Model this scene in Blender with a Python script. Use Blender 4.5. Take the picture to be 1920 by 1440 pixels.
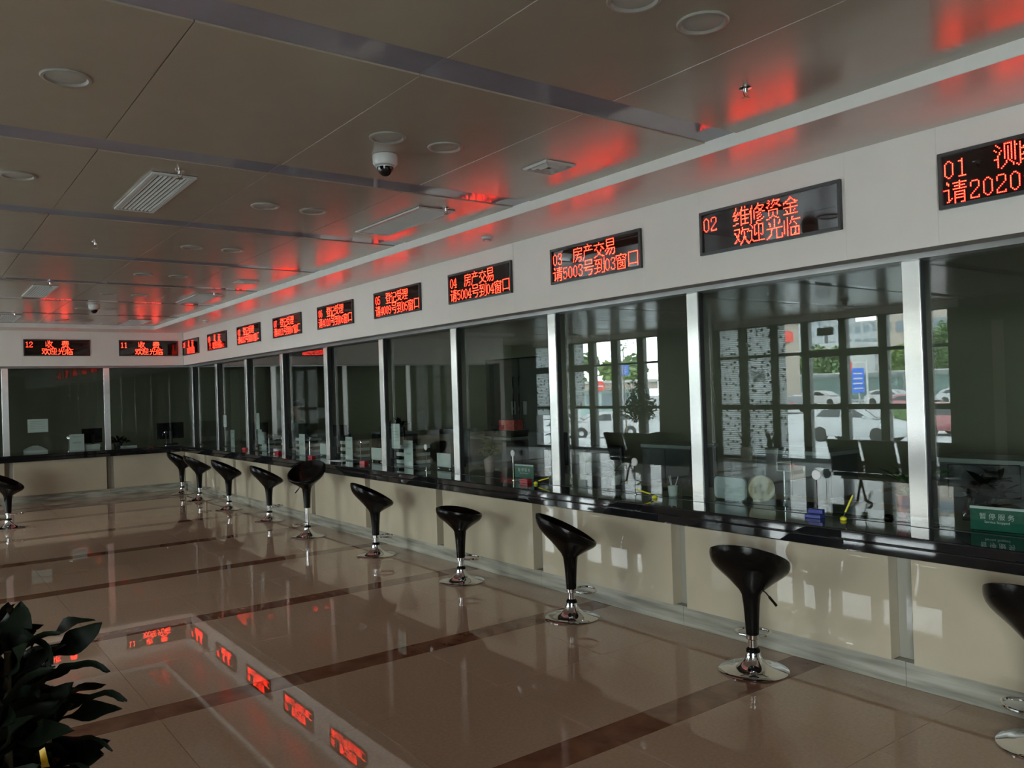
import bpy, bmesh, math, random
from mathutils import Vector, Matrix
random.seed(7)
sc = bpy.context.scene
for o in list(bpy.data.objects): bpy.data.objects.remove(o)
COL = sc.collection
PI = math.pi

# ------------------------------------------------------------------ camera, sky, exposure
cam_d = bpy.data.cameras.new('camera'); cam = bpy.data.objects.new('camera', cam_d); COL.objects.link(cam)
cam_d.sensor_fit = 'HORIZONTAL'; cam_d.sensor_width = 36.0
cam_d.lens = 36.0 * 1529.166 / 1920.0
cam_d.clip_start = 0.05; cam_d.clip_end = 400
Rm = Matrix(((0.79999065, -0.02039192, 0.59966585),       # world X expressed in camera right/down/forward
             (-0.5991748, 0.02564154, 0.80020752),
             (-0.03169412, -0.9994632, 0.00829467)))
right = Vector((Rm[0][0], Rm[1][0], Rm[2][0])); down = Vector((Rm[0][1], Rm[1][1], Rm[2][1])); fwd = Vector((Rm[0][2], Rm[1][2], Rm[2][2]))
M = Matrix((( right.x, -down.x, -fwd.x, 0), (right.y, -down.y, -fwd.y, 0), (right.z, -down.z, -fwd.z, 1.6), (0, 0, 0, 1)))
cam.matrix_world = M
sc.camera = cam

world = bpy.data.worlds.new('overcast_sky'); sc.world = world; world.use_nodes = True
wt = world.node_tree; wt.nodes.clear()
wo = wt.nodes.new('ShaderNodeOutputWorld'); wb = wt.nodes.new('ShaderNodeBackground')
wc = wt.nodes.new('ShaderNodeTexCoord'); ws = wt.nodes.new('ShaderNodeSeparateXYZ'); wr = wt.nodes.new('ShaderNodeValToRGB')
wt.links.new(wc.outputs['Generated'], ws.inputs[0]); wt.links.new(ws.outputs['Z'], wr.inputs[0])
wr.color_ramp.elements[0].position = 0.0; wr.color_ramp.elements[0].color = (0.93, 0.97, 1.0, 1)
wr.color_ramp.elements[1].position = 0.9; wr.color_ramp.elements[1].color = (0.86, 0.93, 1.0, 1)
SKY = 31.0
wb.inputs[1].default_value = SKY
wt.links.new(wr.outputs[0], wb.inputs[0]); wt.links.new(wb.outputs[0], wo.inputs[0])

XF = -5.49                                     # the street facade of the hall
def portal(name, x, y0, y1, z0, z1):
    d = bpy.data.lights.new(name, 'AREA'); d.shape = 'RECTANGLE'; d.size = z1 - z0; d.size_y = y1 - y0
    d.cycles.is_portal = True
    o = bpy.data.objects.new(name, d); COL.objects.link(o)
    o.location = (x, (y0 + y1) / 2, (z0 + z1) / 2); o.rotation_euler = (0, -PI / 2, 0)
    return o
for n, (a, b) in enumerate(((6.5, 11.5), (13.3, 17.9), (-6.9, -1.5))):  # last opening belongs to the unseen bay added for light
    portal('window_daylight_portal', XF - 0.12, a, b, 0.02, 2.76)

vs = sc.view_settings
sc.display_settings.display_device = 'sRGB'
vs.view_transform = 'Standard'; vs.look = 'None'; vs.exposure = 0.0; vs.gamma = 1.0; vs.use_curve_mapping = False
cy = sc.cycles
cy.max_bounces = 9; cy.diffuse_bounces = 4; cy.glossy_bounces = 5; cy.transmission_bounces = 4; cy.transparent_max_bounces = 24
cy.caustics_reflective = False; cy.caustics_refractive = False
cy.sample_clamp_indirect = 6.0; cy.use_denoising = True
cy.use_adaptive_sampling = True; cy.adaptive_threshold = 0.02

# ------------------------------------------------------------------ materials
MATS = {}
def nodes(name):
    m = bpy.data.materials.new(name); m.use_nodes = True; MATS[name] = m
    nt = m.node_tree; nt.nodes.clear()
    out = nt.nodes.new('ShaderNodeOutputMaterial')
    return m, nt, out
def pm(name, col, rough=0.5, metal=0.0, var=0.06, scale=8.0, spec=0.5, rvar=0.0, stretch=None, coat=0.0, col2=None, bump=0.0, detail=4.0):
    m, nt, out = nodes(name)
    b = nt.nodes.new('ShaderNodeBsdfPrincipled')
    b.inputs['Roughness'].default_value = rough; b.inputs['Metallic'].default_value = metal
    b.inputs['Specular IOR Level'].default_value = spec
    if coat: b.inputs['Coat Weight'].default_value = coat; b.inputs['Coat Roughness'].default_value = 0.02
    tc = nt.nodes.new('ShaderNodeTexCoord'); mp = nt.nodes.new('ShaderNodeMapping')
    if stretch: mp.inputs['Scale'].default_value = stretch
    n = nt.nodes.new('ShaderNodeTexNoise'); n.inputs['Scale'].default_value = scale; n.inputs['Detail'].default_value = detail
    r = nt.nodes.new('ShaderNodeValToRGB')
    c = Vector(col); c2 = Vector(col2) if col2 else c * (1 + var)
    c1 = c if col2 else c * (1 - var)
    r.color_ramp.elements[0].position = 0.35; r.color_ramp.elements[0].color = (*c1, 1)
    r.color_ramp.elements[1].position = 0.65; r.color_ramp.elements[1].color = (*[min(1, x) for x in c2], 1)
    L = nt.links.new
    L(tc.outputs['Object'], mp.inputs[0]); L(mp.outputs[0], n.inputs['Vector']); L(n.outputs['Fac'], r.inputs[0]); L(r.outputs[0], b.inputs['Base Color'])
    if rvar:
        mr = nt.nodes.new('ShaderNodeMapRange'); mr.inputs[3].default_value = rough - rvar; mr.inputs[4].default_value = rough + rvar
        L(n.outputs['Fac'], mr.inputs[0]); L(mr.outputs[0], b.inputs['Roughness'])
    if bump:
        bp = nt.nodes.new('ShaderNodeBump'); bp.inputs['Strength'].default_value = bump; bp.inputs['Distance'].default_value = 0.002
        L(n.outputs['Fac'], bp.inputs['Height']); L(bp.outputs[0], b.inputs['Normal'])
    L(b.outputs[0], out.inputs[0])
    return m
def glassmat(name, tint, refl=1.0, f0=0.043):
    m, nt, out = nodes(name); L = nt.links.new
    g = nt.nodes.new('ShaderNodeNewGeometry'); dt = nt.nodes.new('ShaderNodeVectorMath'); dt.operation = 'DOT_PRODUCT'
    L(g.outputs['Normal'], dt.inputs[0]); L(g.outputs['Incoming'], dt.inputs[1])
    def mth(op, a, b=None):
        x = nt.nodes.new('ShaderNodeMath'); x.operation = op
        if hasattr(a, 'links'): L(a, x.inputs[0])
        else: x.inputs[0].default_value = a
        if b is not None:
            if hasattr(b, 'links'): L(b, x.inputs[1])
            else: x.inputs[1].default_value = b
        return x.outputs[0]
    c = mth('ABSOLUTE', dt.outputs['Value']); k = mth('SUBTRACT', 1.0, c); p5 = mth('POWER', k, 5.0)
    f = mth('MULTIPLY', mth('ADD', mth('MULTIPLY', p5, 1 - f0), f0), refl); f = mth('MINIMUM', f, 1.0)
    tr = nt.nodes.new('ShaderNodeBsdfTransparent'); tr.inputs[0].default_value = (*tint, 1)
    gl = nt.nodes.new('ShaderNodeBsdfGlossy'); gl.inputs['Roughness'].default_value = 0.0; gl.inputs[0].default_value = (1, 1, 1, 1)
    mx = nt.nodes.new('ShaderNodeMixShader'); L(f, mx.inputs[0]); L(tr.outputs[0], mx.inputs[1]); L(gl.outputs[0], mx.inputs[2]); L(mx.outputs[0], out.inputs[0])
    return m
def emis(name, col, s):
    m, nt, out = nodes(name); e = nt.nodes.new('ShaderNodeEmission'); e.inputs[0].default_value = (*col, 1); e.inputs[1].default_value = s
    nt.links.new(e.outputs[0], out.inputs[0]); return m

pm('cream_stone', (0.415, 0.362, 0.268), 0.010, var=0.05, scale=2.2, detail=8, spec=0.45)
pm('grey_marble', (0.17, 0.165, 0.135), 0.10, scale=1.6, stretch=(2.0, 1.0, 14.0), col2=(0.36, 0.35, 0.295), detail=9)
pm('pilaster_stone', (0.33, 0.32, 0.27), 0.08, scale=2.0, var=0.06)
pm('floor_beige', (0.44, 0.315, 0.222), 0.008, scale=60, var=0.07, detail=6, spec=0.5)
pm('floor_brown', (0.15, 0.062, 0.034), 0.010, scale=7, col2=(0.24, 0.115, 0.066), detail=10)
pm('floor_daylit', (0.72, 0.74, 0.73), 0.008, scale=30, var=0.03, detail=6, spec=0.6)  # tile colour whitened to stand in for strong daylight on the floor
pm('grout', (0.10, 0.085, 0.07), 0.7)
pm('granite', (0.006, 0.006, 0.0065), 0.03, scale=420, col2=(0.013, 0.013, 0.014), detail=3, spec=0.5)
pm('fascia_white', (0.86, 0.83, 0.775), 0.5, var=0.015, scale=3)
pm('joint_grey', (0.55, 0.54, 0.52), 0.6)
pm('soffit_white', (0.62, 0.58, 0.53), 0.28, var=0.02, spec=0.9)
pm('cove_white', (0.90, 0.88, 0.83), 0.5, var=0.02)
pm('ceiling_panel_paint', (0.375, 0.318, 0.252), 0.21, var=0.02, scale=5, spec=0.95)
pm('ceiling_gap', (0.12, 0.11, 0.10), 0.8)
pm('strip_acrylic', (0.29, 0.27, 0.32), 0.06, var=0.04, scale=3, spec=0.6)
ms = pm('steel', (0.62, 0.61, 0.585), 0.24, metal=1.0, var=0.03, scale=4, stretch=(1, 1, 60))
bs = [n for n in ms.node_tree.nodes if n.type == 'BSDF_PRINCIPLED'][0]; tn = ms.node_tree.nodes.new('ShaderNodeTangent'); tn.direction_type = 'RADIAL'; tn.axis = 'Z'
ms.node_tree.links.new(tn.outputs[0], bs.inputs['Tangent']); bs.inputs['Anisotropic'].default_value = 0.92
pm('rail_steel', (0.42, 0.42, 0.41), 0.3, metal=0.7, var=0.03)
pm('chrome', (0.72, 0.72, 0.72), 0.045, metal=1.0, var=0.02)
pm('black_plastic', (0.005, 0.0045, 0.004), 0.2, var=0.1, spec=0.15)
pm('matt_black', (0.012, 0.012, 0.013), 0.5, var=0.1)
pm('sign_frame', (0.022, 0.021, 0.020), 0.4, var=0.1)
pm('sign_face', (0.016, 0.008, 0.006), 0.03, var=0.1)
pm('aluminium_dark', (0.030, 0.038, 0.036), 0.35, var=0.08)
pm('dark_stone', (0.030, 0.026, 0.022), 0.25, var=0.2, scale=3)
pm('white_plastic', (0.62, 0.63, 0.61), 0.35, var=0.02)
pm('paper', (0.72, 0.76, 0.75), 0.6, var=0.02)
pm('paper_ink', (0.30, 0.33, 0.33), 0.6)
pm('office_wall', (0.24, 0.225, 0.15), 0.6, var=0.04, scale=1.5)
pm('office_wall_dark', (0.06, 0.062, 0.05), 0.6, var=0.06, scale=1.5)
pm('office_carpet', (0.10, 0.10, 0.095), 0.6)
pm('office_ceiling', (0.12, 0.12, 0.11), 0.6)
pm('cabinet_grey', (0.12, 0.125, 0.12), 0.4)
pm('desk_white', (0.36, 0.38, 0.37), 0.3)
pm('teal_cloth', (0.02, 0.16, 0.17), 0.7)
pm('skin', (0.27, 0.165, 0.12), 0.5)
pm('hair', (0.012, 0.010, 0.009), 0.5)
pm('red_card', (0.45, 0.03, 0.035), 0.4, scale=25, col2=(0.62, 0.10, 0.08))
pm('red_plastic', (0.33, 0.02, 0.03), 0.3)
pm('blue_plastic', (0.012, 0.025, 0.20), 0.25)
pm('yellow_plastic', (0.70, 0.68, 0.03), 0.3)
pm('yellow_ribbon', (0.85, 0.50, 0.02), 0.4)
pm('sign_green', (0.018, 0.13, 0.085), 0.3)
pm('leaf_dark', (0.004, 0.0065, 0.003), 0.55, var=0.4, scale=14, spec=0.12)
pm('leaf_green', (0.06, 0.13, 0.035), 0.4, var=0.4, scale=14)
pm('stem_brown', (0.06, 0.045, 0.02), 0.7)
pm('soil', (0.03, 0.02, 0.012), 0.9)
pm('pot_white', (0.50, 0.50, 0.48), 0.3)
pm('pot_pink', (0.45, 0.32, 0.30), 0.4)
pm('cream_plastic', (0.62, 0.55, 0.38), 0.25)
pm('screen_shell', (0.50, 0.58, 0.58), 0.35)
pm('smoked_dome', (0.006, 0.006, 0.006), 0.03)
pm('brass', (0.25, 0.22, 0.13), 0.3, metal=0.8)
pm('lamp_lens', (0.42, 0.40, 0.36), 0.25)
pm('lamp_inside', (0.30, 0.285, 0.25), 0.3)
# outdoors
pm('asphalt', (0.42, 0.43, 0.43), 0.8, var=0.06, scale=0.6)
pm('paving', (0.80, 0.81, 0.80), 0.7, var=0.04, scale=2)
pm('kerb_white', (0.75, 0.76, 0.74), 0.7)
pm('tree_leaf', (0.085, 0.145, 0.05), 0.6, var=0.35, scale=1.2)
pm('tree_leaf_light', (0.15, 0.225, 0.06), 0.6, var=0.3, scale=1.2)
pm('bark', (0.10, 0.08, 0.06), 0.9)
pm('block_beige', (0.36, 0.31, 0.26), 0.8, var=0.04)
pm('block_grey', (0.33, 0.35, 0.36), 0.8, var=0.04)
pm('pane_dark', (0.10, 0.13, 0.15), 0.2)
pm('signal_red', (0.55, 0.04, 0.03), 0.5)
pm('signal_blue', (0.015, 0.09, 0.42), 0.5)
pm('sign_white', (0.8, 0.8, 0.8), 0.5)
pm('car_silver', (0.62, 0.64, 0.65), 0.25, var=0.01, coat=0.6)
pm('car_white', (0.78, 0.78, 0.78), 0.25, var=0.01, coat=0.6)
pm('car_red', (0.20, 0.045, 0.055), 0.25, var=0.01, coat=0.6)
pm('car_dark', (0.06, 0.06, 0.07), 0.25, var=0.01, coat=0.6)
pm('car_glass', (0.012, 0.016, 0.018), 0.06)
pm('tyre', (0.015, 0.015, 0.015), 0.8)
pm('alloy', (0.55, 0.56, 0.57), 0.3, metal=0.6)
pm('head_glare_white', (0.92, 0.93, 0.93), 0.35, var=0.01)
pm('lens_red', (0.5, 0.02, 0.02), 0.2)
pm('carport_green', (0.30, 0.42, 0.40), 0.5)
pm('orange_paint', (0.75, 0.30, 0.03), 0.5)
glassmat('screen_glass', (0.84, 0.88, 0.86), 1.0, 0.046)
glassmat('back_screen_glass', (0.84, 0.88, 0.86), 0.4, 0.046)
glassmat('facade_glass', (0.93, 0.96, 0.95), 0.8)
glassmat('acrylic', (0.82, 0.86, 0.85), 1.2)
emis('led_red', (1.0, 0.003, 0.010), 17.0)
emis('led_core', (1.0, 0.075, 0.012), 18.0)
# film on the facade: white film printed with fine lines and dark dots
m, nt, out = nodes('dotted_film'); L = nt.links.new
tc = nt.nodes.new('ShaderNodeTexCoord'); sp = nt.nodes.new('ShaderNodeSeparateXYZ'); L(tc.outputs['Object'], sp.inputs[0])
mo = nt.nodes.new('ShaderNodeMath'); mo.operation = 'MULTIPLY'; mo.inputs[1].default_value = 24.0; L(sp.outputs['Z'], mo.inputs[0])
fr = nt.nodes.new('ShaderNodeMath'); fr.operation = 'FRACT'; L(mo.outputs[0], fr.inputs[0])
lt = nt.nodes.new('ShaderNodeMath'); lt.operation = 'LESS_THAN'; lt.inputs[1].default_value = 0.22; L(fr.outputs[0], lt.inputs[0])
cbx = nt.nodes.new('ShaderNodeCombineXYZ'); L(sp.outputs['Y'], cbx.inputs[0]); L(sp.outputs['Z'], cbx.inputs[1])
vo = nt.nodes.new('ShaderNodeTexVoronoi'); vo.voronoi_dimensions = '2D'; vo.inputs['Scale'].default_value = 6.0; vo.inputs['Randomness'].default_value = 0.8; L(cbx.outputs[0], vo.inputs['Vector'])
l2 = nt.nodes.new('ShaderNodeMath'); l2.operation = 'LESS_THAN'; l2.inputs[1].default_value = 0.17; L(vo.outputs['Distance'], l2.inputs[0])
mxm = nt.nodes.new('ShaderNodeMath'); mxm.operation = 'MAXIMUM'; L(lt.outputs[0], mxm.inputs[0]); L(l2.outputs[0], mxm.inputs[1])
df = nt.nodes.new('ShaderNodeBsdfDiffuse'); df.inputs[0].default_value = (0.03, 0.03, 0.03, 1)
tl = nt.nodes.new('ShaderNodeBsdfTranslucent'); tl.inputs[0].default_value = (0.85, 0.88, 0.88, 1)
d2 = nt.nodes.new('ShaderNodeBsdfDiffuse'); d2.inputs[0].default_value = (0.35, 0.36, 0.36, 1)
a1 = nt.nodes.new('ShaderNodeMixShader'); a1.inputs[0].default_value = 0.2; L(tl.outputs[0], a1.inputs[1]); L(d2.outputs[0], a1.inputs[2])
a2 = nt.nodes.new('ShaderNodeMixShader'); L(mxm.outputs[0], a2.inputs[0]); L(a1.outputs[0], a2.inputs[1]); L(df.outputs[0], a2.inputs[2]); L(a2.outputs[0], out.inputs[0])

m, nt, out = nodes('backlit_paper')
tlp = nt.nodes.new('ShaderNodeBsdfTranslucent'); tlp.inputs[0].default_value = (0.9, 0.92, 0.92, 1)
dfp = nt.nodes.new('ShaderNodeBsdfDiffuse'); dfp.inputs[0].default_value = (0.8, 0.8, 0.8, 1)
mxp = nt.nodes.new('ShaderNodeMixShader'); mxp.inputs[0].default_value = 0.35; nt.links.new(tlp.outputs[0], mxp.inputs[1]); nt.links.new(dfp.outputs[0], mxp.inputs[2]); nt.links.new(mxp.outputs[0], out.inputs[0])
# ------------------------------------------------------------------ mesh helpers
class MB:
    def __init__(s): s.v = []; s.f = []; s.m = []
    def add(s, vs, fs, mi=0):
        n = len(s.v); s.v += [tuple(p) for p in vs]; s.f += [tuple(i + n for i in f) for f in fs]; s.m += [mi] * len(fs); return s
    def box(s, x0, x1, y0, y1, z0, z1, mi=0):
        v = [(x, y, z) for z in (z0, z1) for y in (y0, y1) for x in (x0, x1)]
        return s.add(v, [(0, 2, 3, 1), (4, 5, 7, 6), (0, 1, 5, 4), (2, 6, 7, 3), (0, 4, 6, 2), (1, 3, 7, 5)], mi)
    def lathe(s, prof, n=24, c=(0, 0, 0), mi=0, cap=True):
        v = []; f = []
        for (r, z) in prof:
            for k in range(n):
                a = 2 * PI * k / n; v.append((c[0] + r * math.cos(a), c[1] + r * math.sin(a), c[2] + z))
        for i in range(len(prof) - 1):
            for k in range(n):
                a = i * n + k; b = i * n + (k + 1) % n; f.append((a, b, b + n, a + n))
        if cap:
            f.append(tuple(range(n))[::-1]); f.append(tuple((len(prof) - 1) * n + k for k in range(n)))
        return s.add(v, f, mi)
    def tube(s, pts, r, n=8, mi=0, closed=False):
        pts = [Vector(p) for p in pts]; N = len(pts); v = []; f = []
        rr = r if isinstance(r, (list, tuple)) else [r] * N
        up = None
        for i, p in enumerate(pts):
            if closed: t = (pts[(i + 1) % N] - pts[i - 1]).normalized()
            else: t = (pts[min(i + 1, N - 1)] - pts[max(i - 1, 0)]).normalized()
            if up is None:
                up = Vector((0, 0, 1)) if abs(t.z) < 0.9 else Vector((1, 0, 0))
            u = (up - t * up.dot(t)).normalized(); w = t.cross(u); up = u
            for k in range(n):
                a = 2 * PI * k / n; v.append(p + u * (math.cos(a) * rr[i]) + w * (math.sin(a) * rr[i]))
        for i in range(N if closed else N - 1):
            j = (i + 1) % N
            for k in range(n):
                k2 = (k + 1) % n; f.append((i * n + k, i * n + k2, j * n + k2, j * n + k))
        if not closed: f.append(tuple(range(n))[::-1]); f.append(tuple((N - 1) * n + k for k in range(n)))
        return s.add(v, f, mi)
    def sphere(s, c, r, n=12, m=8, mi=0, sz=1.0, z0=-1, z1=1):
        prof = []
        for i in range(m + 1):
            t = z0 + (z1 - z0) * i / m; t = math.sin(t * PI / 2); prof.append((max(1e-4, r * math.sqrt(max(0, 1 - t * t))), r * t * sz))
        return s.lathe(prof, n, c, mi, True)
    def mesh(s, name, mats, smooth=False, bevel=0.0, ang=35):
        me = bpy.data.meshes.new(name); me.from_pydata(s.v, [], s.f)
        for m in ([mats] if isinstance(mats, str) else mats): me.materials.append(MATS[m])
        if len(me.materials) > 1: me.polygons.foreach_set('material_index', s.m)
        if bevel:
            bm = bmesh.new(); bm.from_mesh(me)
            bmesh.ops.bevel(bm, geom=bm.edges[:], offset=bevel, segments=2, affect='EDGES', profile=0.5); bm.to_mesh(me); bm.free()
        if smooth:
            me.polygons.foreach_set('use_smooth', [True] * len(me.polygons)); me.set_sharp_from_angle(angle=math.radians(ang))
        me.update(); return me
    def build(s, name, mats, parent=None, smooth=False, bevel=0.0, loc=(0, 0, 0), rot=(0, 0, 0), ang=35):
        return link(name, s.mesh(name, mats, smooth, bevel, ang), parent, loc, rot)
def link(name, me, parent=None, loc=(0, 0, 0), rot=(0, 0, 0)):
    o = bpy.data.objects.new(name, me); COL.objects.link(o); o.location = loc; o.rotation_euler = rot
    if parent: o.parent = parent
    return o
NUMW = {'01': 'one', '02': 'two', '03': 'three', '04': 'four', '05': 'five', '06': 'six', '07': 'seven', '08': 'eight', '09': 'nine', '10': 'ten', '11': 'eleven', '12': 'twelve'}
def inwords(s):
    for k, v in NUMW.items(): s = s.replace(k, v)
    return s
def tag(o, label, cat, group=None, kind=None):
    if label: label = inwords(label)
    if label: o['label'] = label
    if cat: o['category'] = cat
    if group: o['group'] = group
    if kind: o['kind'] = kind
    return o
def thing(name, label, cat, loc=(0, 0, 0), rz=0.0, group=None):
    o = bpy.data.objects.new(name, None); COL.objects.link(o); o.location = loc; o.rotation_euler = (0, 0, rz); o.empty_display_size = 0.05
    return tag(o, label, cat, group)
def root(name):
    o = bpy.data.objects.new(name, None); COL.objects.link(o); o['kind'] = 'structure'; o.empty_display_size = 0.1; return o
def dup(r, loc, rz, label, group=None):
    c = r.copy(); COL.objects.link(c); c.location = loc; c.rotation_euler = (0, 0, rz); c['label'] = label
    if group: c['group'] = group
    for ch in list(r.children):
        d = ch.copy(); COL.objects.link(d); d.parent = c
        for g in ch.children:
            e = g.copy(); COL.objects.link(e); e.parent = d
    return c
def bx(name, mat, parent, x0, x1, y0, y1, z0, z1, bevel=0.0, kind=None):
    o = MB().box(x0, x1, y0, y1, z0, z1).build(name, mat, parent, bevel=bevel)
    if kind: o['kind'] = kind
    return o
# LED dot patterns, 16 rows each, one number per row
GLYPH = {
 '维': (4168, 4168, 4288, 8447, 25992, 19848, 64136, 4351, 12424, 25736, 30975, 136, 136, 7304, 57599, 128),
 '修': (64, 4160, 4350, 12674, 9028, 25656, 25656, 42439, 9232, 9312, 9352, 9264, 9410, 8204, 8432, 8448),
 '资': (4224, 2556, 12552, 2640, 4272, 24844, 9734, 0, 8176, 4112, 4368, 4368, 4368, 640, 3168, 28696),
 '金': (0, 256, 896, 1600, 6192, 28700, 20472, 256, 256, 32764, 256, 4368, 2336, 2304, 32764, 0),
 '欢': (0, 64, 32320, 639, 705, 25234, 9360, 5136, 7184, 2104, 3128, 5160, 12868, 24774, 387, 257),
 '迎': (16768, 9852, 5188, 5188, 1092, 58436, 9284, 9284, 9540, 9812, 8264, 8256, 8256, 20544, 36862, 0),
 '光': (128, 132, 4228, 6284, 2184, 2176, 128, 32767, 1568, 1056, 1056, 1056, 3105, 6177, 12321, 16447),
 '临': (0, 2240, 2176, 18687, 18688, 18720, 18960, 18440, 18432, 18942, 18706, 18706, 18706, 18706, 2354, 2558),
 '房': (0, 128, 16382, 8194, 8194, 16382, 8256, 8256, 12286, 8576, 8448, 8700, 25348, 16900, 19460, 18488),
 '产': (256, 128, 16380, 2080, 1088, 1088, 16382, 8192, 8192, 8192, 8192, 8192, 8192, 16384, 16384, 32768),
 '交': (0, 128, 128, 32767, 0, 1048, 2060, 12294, 9235, 560, 800, 448, 448, 864, 7196, 28679),
 '易': (8188, 4100, 4100, 8188, 4100, 4100, 8188, 3072, 2048, 8190, 25394, 17954, 3138, 6338, 12678, 284),
 '请': (0, 8224, 13310, 4128, 508, 32, 62462, 4096, 4604, 4356, 4604, 4356, 5628, 6404, 12548, 284),
 '号': (8188, 4108, 4100, 4100, 8188, 0, 0, 32767, 3072, 2048, 8188, 4, 12, 8, 24, 240),
 '到': (0, 1, 32721, 6161, 4369, 12689, 16273, 81, 1041, 1041, 32721, 1041, 1041, 1089, 8065, 28687),
 '窗': (0, 768, 65532, 32774, 35940, 12824, 16900, 16376, 8200, 10184, 10312, 8904, 8584, 9832, 8200, 16376),
 '口': (0, 32764, 16388, 16388, 16388, 16388, 16388, 16388, 16388, 16388, 16388, 16388, 32764, 16388, 16388, 0),
 '登': (0, 32584, 624, 9779, 7196, 8188, 12294, 57347, 8184, 4104, 4104, 8184, 1040, 1040, 1056, 32767),
 '记': (0, 8192, 12798, 6146, 2, 2, 61442, 4098, 4606, 4354, 4352, 4352, 4352, 5377, 6401, 12799),
 '受': (28, 16352, 4360, 4360, 4112, 32766, 16386, 16386, 8184, 2064, 1072, 608, 960, 3696, 30750, 0),
 '理': (0, 32255, 4369, 4369, 4607, 4369, 32017, 4607, 4112, 4112, 4607, 7216, 30736, 16400, 1023, 0),
 '收': (1152, 1152, 17536, 17918, 17672, 18184, 18056, 17552, 17488, 17488, 23584, 25680, 17544, 1284, 1539, 1024),
 '费': (544, 16382, 546, 8190, 8736, 8736, 16383, 3107, 28672, 8188, 4100, 4228, 4484, 4964, 3612, 30723),
 '发': (256, 4376, 4360, 8448, 16382, 512, 1536, 2040, 1544, 2576, 6448, 12512, 24800, 17200, 3598, 0),
 '证': (0, 16384, 13311, 4112, 16, 16, 61712, 12560, 4383, 4368, 4368, 4368, 4368, 7440, 14608, 9215),
 '测': (17384, 8745, 4781, 33449, 19113, 4777, 4777, 8873, 8873, 58025, 8361, 8521, 8481, 8721, 9237, 2050),
 '绘': (4160, 4160, 8352, 8976, 17672, 64118, 4096, 9212, 26624, 62464, 240, 6464, 57480, 1020, 260, 0),
 '，': (0, 0, 0, 0, 0, 0, 0, 0, 0, 0, 6144, 6144, 2048, 4096, 0, 0),
 '0': (0, 0, 0, 24, 36, 66, 66, 66, 66, 66, 66, 66, 66, 36, 24, 0),
 '1': (0, 0, 0, 8, 56, 8, 8, 8, 8, 8, 8, 8, 8, 8, 62, 0),
 '2': (0, 0, 0, 60, 66, 66, 66, 2, 4, 8, 16, 32, 64, 66, 126, 0),
 '3': (0, 0, 0, 60, 66, 66, 2, 4, 24, 4, 2, 2, 66, 66, 60, 0),
 '4': (0, 0, 0, 4, 12, 20, 20, 36, 68, 68, 196, 127, 4, 4, 30, 0),
 '5': (0, 0, 0, 126, 64, 64, 64, 88, 100, 2, 2, 2, 66, 68, 56, 0),
 '6': (0, 0, 0, 28, 36, 64, 64, 88, 100, 66, 66, 66, 66, 36, 24, 0),
 '7': (0, 0, 0, 126, 66, 4, 4, 8, 8, 16, 16, 16, 16, 16, 16, 0),
 '8': (0, 0, 0, 60, 66, 66, 66, 36, 24, 36, 66, 66, 66, 66, 60, 0),
 '9': (0, 0, 0, 24, 36, 66, 66, 66, 38, 26, 2, 2, 2, 36, 56, 0),
}
# ------------------------------------------------------------------ setting: floor
fl = root('floor')
bx('floor_bed', 'grout', fl, XF - 0.3, 9.6, -8.3, 19.5, -0.12, -0.013)
bx('floor_bed', 'grout', fl, XF, 8.3, -8, 19, -0.0125, -0.0035)
xs = [XF, -5.21] + [-5.21 + 0.7775 * k for k in range(1, 13)]; xs[-1] = 4.145
BY = [2.77 + 1.722 * k for k in range(-3, 9)]
g = 0.0012
cache = {}
def tile(name, mat, x0, x1, y0, y1):
    if name == 'floor_tile' and x1 < -1.0: mat = 'floor_daylit'  # window-side tiles get the lit floor as a paler colour
    key = (name, mat, round(x1 - x0, 3), round(y1 - y0, 3))
    if key not in cache:
        w, h = (x1 - x0) / 2 - g, (y1 - y0) / 2 - g
        cache[key] = MB().box(-w, w, -h, h, -0.012, 0).mesh(name, mat)
    return link(name, cache[key], fl, ((x0 + x1) / 2, (y0 + y1) / 2, 0))
for bi, yb in enumerate(BY):
    if yb > 15.4: continue
    for i in range(len(xs) - 1):
        tile('border_stone', 'floor_brown', xs[i], xs[i + 1], yb - 0.1, yb + 0.1)
    y0 = yb + 0.1; y1 = min(15.5, yb + 1.622)
    if bi == 0: continue
    for i in range(len(xs) - 1):
        ym = yb + 0.861
        tile('floor_tile', 'floor_beige', xs[i], xs[i + 1], y0, min(ym, y1))
        if y1 > ym: tile('floor_tile', 'floor_beige', xs[i], xs[i + 1], ym, y1)
b = MB()
for (X0, X1, Y0, Y1) in ((XF, 4.14, -8, BY[0] - 0.1), (XF, 4.14, BY[0] + 0.1, BY[1] - 0.1), (XF, -1.9, 15.5, 19)):
    nx = max(1, round((X1 - X0) / 0.78)); ny = max(1, round((Y1 - Y0) / 0.78))
    for i in range(nx):
        for j in range(ny):
            b.box(X0 + (X1 - X0) * i / nx + g, X0 + (X1 - X0) * (i + 1) / nx - g, Y0 + (Y1 - Y0) * j / ny + g, Y0 + (Y1 - Y0) * (j + 1) / ny - g, -0.012, 0)
tag(b.build('floor_tiles_beyond', 'floor_daylit', fl), None, None, None, 'stuff')
bx('office_carpet', 'office_carpet', fl, 4.5, 9.2, -1.6, 19, -0.003, 0.0)

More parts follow.
